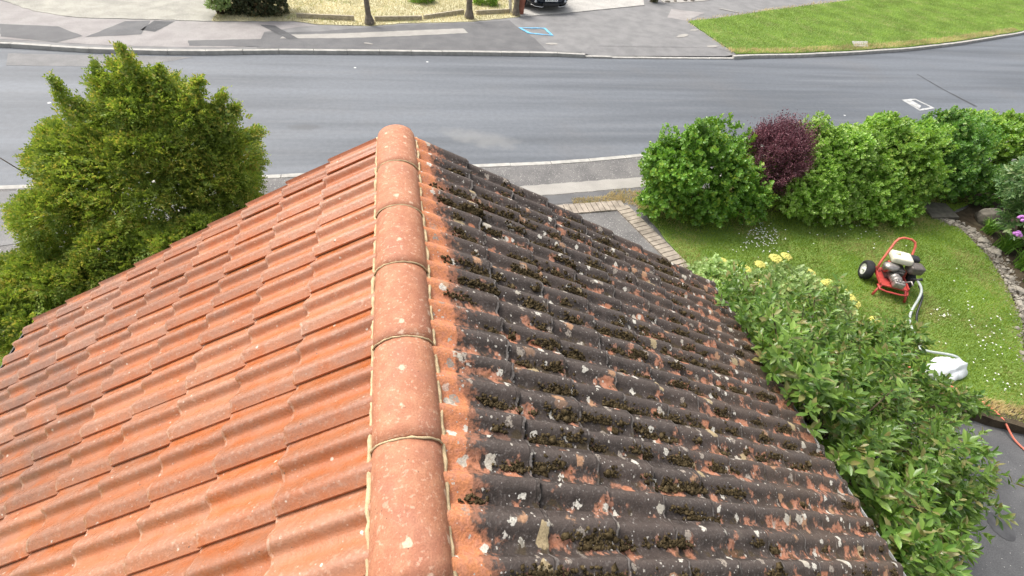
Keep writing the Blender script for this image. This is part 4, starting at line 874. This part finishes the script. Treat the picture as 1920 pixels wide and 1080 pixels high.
for k in range(-4,5):
    o=link('ridge_tile',rm[k%4],house); o.location=(random.uniform(-.003,.003),k*.45,RZ+random.uniform(-.002,.002)); o.rotation_euler=(random.uniform(-.004,.004),random.uniform(-.01,.01),random.uniform(-.005,.005))
    mb=MB(); pts=[]
    for q in range(1,20): x,z=ridge_arc(q,20); pts.append((x*1.01,k*.45+random.uniform(-.002,.002)-.006*math.sin(q/20*math.pi),RZ+ZB+(z-ZB)*1.0-.001))
    mb.tube(pts,[.0040*random.uniform(.7,1.35) for _ in pts],6); mb.build('mortar_joint',MAT['mortar'],house,True)
# rounded mortar end under the far ridge tile
mb=MB(); mb.blob((0,YEND+.005,RZ-.02),(.105,.03,.05),2,.06,seed=2); mb.build('mortar_end',MAT['ridge'],house,True)
for s in (-1,1):
    mb=MB(); pts=[];rad=[]; y=-1.8
    ph=random.uniform(0,6)
    while y<YEND:
        pts.append((s*(W2+.002+random.uniform(-.003,.004)+.003*math.sin(y*7+ph)),y,RZ+ZB+.004+random.uniform(-.002,.002))); rad.append(random.uniform(.006,.011)); y+=.028
    mb.tube(pts,rad,7,jit=.12)
    for k in range(60):
        yy=-1.5+k*.0622; mb.blob((s*(W2-.012),yy,RZ+ZB-.008),(.018,.04,.016),1,.1,seed=k)
    mb.build('mortar_bedding',MAT['mortar'],house,True)
# verge mortar, gutters, fascias
for s,E in ((-1,3.28),(1,3.43)):
    mb=MB(); pts=[(s*t*ca,YEND-.035,RZ-t*sa-.02) for t in [E*k/30 for k in range(1,30)]]; mb.tube(pts,.016,6,jit=.2); mb.build('verge_mortar',MAT['mortar'],house,True)
    ex=s*(E*ca+.035); gz=RZ-E*sa-.045; mb=MB(); V=[];F=[];n=8
    for y in (y0,YEND-.02):
        for k in range(n+1): q=math.pi*k/n; V.append((ex+.056*math.cos(q),y,gz-.056*math.sin(q)))
        for k in range(n+1): q=math.pi*k/n; V.append((ex+.050*math.cos(q),y,gz-.050*math.sin(q)))
    m_=2*(n+1)
    for k in range(n): F+=[(k,k+1,m_+k+1,m_+k),(n+1+k+1,n+1+k,m_+n+1+k,m_+n+1+k+1)]
    F+=[(0,m_,m_+n+1,n+1),(n,2*n+1,m_+2*n+1,m_+n)]
    mb.add(V,F); mb.build('gutter',MAT['greyplastic'] if s>0 else MAT['black'],house)
    mb=MB(); mb.box((s*(E*ca-.045),(y0+YEND)/2,gz-.04),(.022,YEND-y0-.1,.16)); mb.build('fascia',MAT['black'],house)

# moss on the dark side: lumpy cushions in the pans, densest in the middle of the slope
def moss():
    rnd=random.Random(12); mb=MB(); g=.364
    bm=bmesh.new(); bmesh.ops.create_cube(bm,size=1.2); bmesh.ops.create_icosphere(bm,subdivisions=1,radius=.0001) if False else None; bmesh.ops.triangulate(bm,faces=bm.faces); IV=[v.co.copy() for v in bm.verts]; IF=[[v.index for v in f.verts] for f in bm.faces]; bm.free()
    xd=Vector((ca,0,-sa)); zd=Vector((sa,0,ca)); N=0
    patches=[(rnd.uniform(.35,3.3),rnd.uniform(-1.3,2.2)) for _ in range(46)]
    while N<470:
        c=rnd.choice(patches) if rnd.random()<.62 else (rnd.uniform(.25,3.4),rnd.uniform(-1.4,2.2))
        s=c[0]+rnd.gauss(0,.16); y=c[1]+rnd.gauss(0,.10)
        if s<.24 or s>3.4 or y>2.2 or y<-1.4: continue
        P=TW/2; col_=math.floor((YEND-y)/P); v0=rnd.choice([.06,.12,.2,.3]); y=YEND-(col_+1)*P+v0*P
        fr=((s-.158)%g)/g
        if rnd.random()<.45: s=s+(.86-fr)*g*rnd.uniform(.5,1); fr=((s-.158)%g)/g
        n=rnd.choice([16,30,50,75,100]); N+=1
        for k in range(n):
            ds=rnd.gauss(0,.010+.0004*n); dy=abs(rnd.gauss(0,.016)); u=(y+dy-YEND)%TW; h=PH*prof(u)+.024*fr; r=rnd.choice([.003,.004,.005,.006,.007])*rnd.uniform(.9,1.45)*(1 if k else 2.2)
            p=Vector((0,0,RZ))+xd*(s+ds)+Vector((0,y+dy,0))+zd*(h+r*.1); Q=Matrix.Rotation(rnd.uniform(0,6),3,Vector((rnd.uniform(-1,1),rnd.uniform(-1,1),rnd.uniform(-1,1)+.01)).normalized())
            mb.add([p+(Q@v)*r*rnd.uniform(.7,1.5) for v in IV],IF)
    o=mb.build('moss',MAT['moss'],house,True); o['kind']='stuff'
moss()

# ---------------------------------------------------------------- the engine driven washer on the lawn
def washer():
    root=empty('petrol_pressure_washer',(8.22,4.02,.12),R(-27)); root.scale=(.96,.96,.92); tag(root,'red framed petrol pressure washer with cream fuel tank standing on the lawn','machine')
    for sx in (-1,1):
        w=empty('wheel'); w.parent=root; w.location=(sx*.345,.10,.165); w.scale=(1.25,1.1,1.1)
        mb=MB(); mb.lathe([(-.045,.085),(-.055,.12),(-.05,.152),(-.025,.168),(.025,.168),(.05,.152),(.055,.12),(.045,.085)],(0,0,0),'X',28); mb.build('tyre',MAT['rubber'],w,True)
        mb=MB(); mb.lathe([(sx*.058,.001),(sx*.06,.022),(sx*.036,.03),(sx*.028,.07),(sx*.05,.092),(sx*.045,.10)],(0,0,0),'X',24); mb.build('rim',MAT['rim'],w,True)
    mb=MB(); mb.cyl((-.35,.10,.165),(.35,.10,.165),.012,10); mb.build('axle',MAT['engine'],root,True)
    mb=MB(); mb.box((0,-.06,.205),(.47,.54,.035),bev=.012); mb.box((-.235,-.06,.235),(.02,.54,.05),bev=.005); mb.box((.235,-.06,.235),(.02,.54,.05),bev=.005); mb.build('base_plate',MAT['red'],root)
    mb=MB(); mb.tube([(-.25,-.30,.19),(-.23,-.40,.17),(-.12,-.43,.165),(.12,-.43,.165),(.23,-.40,.17),(.25,-.30,.19)],.018,8); mb.build('bumper_bar',MAT['red'],root,True)
    for sx in (-1,1): mb=MB(); mb.tube([(sx*.20,-.32,.20),(sx*.25,-.38,.10),(sx*.27,-.41,.01)],[.02,.02,.024],8); mb.build('foot',MAT['red'],root,True)
    h=[(-.24,.02,.22),(-.21,.14,.40),(-.13,.30,.56),(-.07,.42,.70),(-.03,.46,.76),(.04,.48,.79),(.17,.48,.79),(.24,.46,.76),(.27,.42,.70),(.26,.30,.56),(.25,.14,.40),(.24,.02,.22)]
    mb=MB(); mb.tube(h,.021,10); mb.build('handle',MAT['redtube'],root,True)
    mb=MB(); mb.box((0,.02,.34),(.24,.26,.24),bev=.02)
    for k in range(6): mb.box((0,-.12,.27+.03*k),(.20,.06,.010))
    mb.build('engine_block',MAT['engine'],root)
    mb=MB(); mb.box((.0,.09,.60),(.33,.27,.13),bev=.04); tk=mb.build('fuel_tank',MAT['tank'],root,True)
    mb=MB(); mb.cyl((-.08,.10,.66),(-.08,.10,.685),.036,18); mb.build('fuel_cap',simple('pale_yellow_cap',(.72,.66,.38),.5),tk,True)
    mb=MB(); mb.cyl((.07,.08,.662),(.07,.08,.668),.028,18); mb.build('badge',simple('pale_blue_badge',(.45,.58,.68),.5),tk)
    mb=MB(); mb.box((.25,.19,.57),(.18,.15,.11),bev=.035); mb.build('air_filter',MAT['black'],root,True)
    mb=MB(); mb.box((.27,.0,.50),(.24,.19,.16),rz=.2,bev=.03); mb.build('silencer_guard',simple('grey_brown_metal',(.15,.13,.115),.5,.5,.3,var=.35,scale=20),root,True)
    mb=MB(); mb.lathe([(-.03,.10),(0,.115),(.03,.10),(.035,.001)],(-.14,.02,.40),'X',22); mb.build('recoil_starter',MAT['red'],root,True)
    mb=MB(); mb.blob((-.11,-.05,.47),(.14,.11,.07),2,.14,seed=3); mb.blob((-.12,.0,.38),(.09,.10,.07),2,.1,seed=4); mb.build('cowling',MAT['alloy'],root,True)
    mb=MB(); mb.cyl((-.03,-.10,.33),(.0,-.22,.32),.085,20); mb.cyl((0,-.22,.32),(.01,-.28,.32),.095,20,.08); mb.box((.02,-.33,.31),(.17,.11,.12),bev=.02)
    for k in range(3): mb.cyl((-.04+.05*k,-.33,.36),(-.04+.05*k,-.33,.40),.018,8)
    mb.build('pump',MAT['alloy'],root,True)
    mb=MB(); mb.tube([(.10,-.30,.36),(.16,-.34,.44),(.17,-.42,.42)],.014,8); mb.build('inlet_pipe',MAT['alloy'],root,True)
    mb=MB(); mb.tube([(.24,-.16,.36),(.30,-.20,.42),(.36,-.22,.46)],[.022,.018,.03],8); mb.build('throttle_lever',MAT['black'],root,True)
washer()
def hose(name,pts,r,m,label,cat,n=8):
    P=[Vector(p) for p in pts]; Q=[]
    for i in range(len(P)-1):
        p0=P[max(i-1,0)];p1=P[i];p2=P[i+1];p3=P[min(i+2,len(P)-1)]
        for k in range(8):
            t=k/8; Q.append(.5*((2*p1)+(-p0+p2)*t+(2*p0-5*p1+4*p2-p3)*t*t+(-p0+3*p1-3*p2+p3)*t**3))
    Q.append(P[-1]); mb=MB(); mb.tube(Q,r,n); return tag(mb.build(name,MAT[m],None,True),label,cat)
hose('pressure_hose',[(8.40,3.72,.50),(8.38,3.52,.40),(8.16,3.30,.17),(7.98,3.10,.145),(7.86,2.85,.14),(7.76,2.64,.14),(7.72,2.58,.15),(7.82,2.50,.17),(7.98,2.42,.20),(8.1,2.33,.22),(8.18,2.2,.16)],.02,'hose','pale grey pressure hose running from the washer across the lawn','hose')
hose('spray_lance',[(8.44,3.66,.42),(8.42,3.48,.33),(8.24,3.25,.16),(8.08,3.05,.145),(7.98,2.92,.14)],.016,'black','black gripped spray lance lying along the pale grey hose','spray lance')
hose('garden_hose',[(7.2,2.35,.14),(7.6,1.95,.14),(7.9,1.66,.13),(8.0,1.35,.12),(8.04,1.04,.0),(8.15,.6,-.005),(8.35,.1,-.005),(8.9,-.6,-.005)],.013,'orange','thin coral coloured hose leaving the lawn over the earth bank','hose')
# white crumpled sack
def sack():
    bm=bmesh.new(); bmesh.ops.create_icosphere(bm,subdivisions=4,radius=1)
    for v in bm.verts:
        c=v.co; f=1+.10*math.sin(4*c.x+2*c.y)+.08*math.sin(5*c.y+3*c.z)+.03*math.sin(12*c.x-5*c.y)
        v.co=Vector((c.x*.36*f,c.y*.20*f,max(c.z,-.25)*.16*f*(1+.16*math.sin(8*c.x+4*c.y)+.10*math.sin(13*c.y-3*c.x))))
    me=bpy.data.meshes.new('white_sack'); bm.to_mesh(me); bm.free(); me.materials.append(MAT['sack']); me.polygons.foreach_set('use_smooth',[True]*len(me.polygons))
    o=link('white_sack',me); o.location=(7.80,2.18,.15); o.rotation_euler=(0,0,.15); tag(o,'crumpled white plastic sack lying on the lawn by the near shrub','sack')
sack()
# drain cover on the drive
tag(sheet('drain_cover',[(6.78+.17*math.cos(t)*.8,.12+.17*math.sin(t)) for t in [k*math.pi/10 for k in range(20)]],-.024,MAT['tar'],None),'round dark drain cover in the drive beside the near shrub','drain cover')
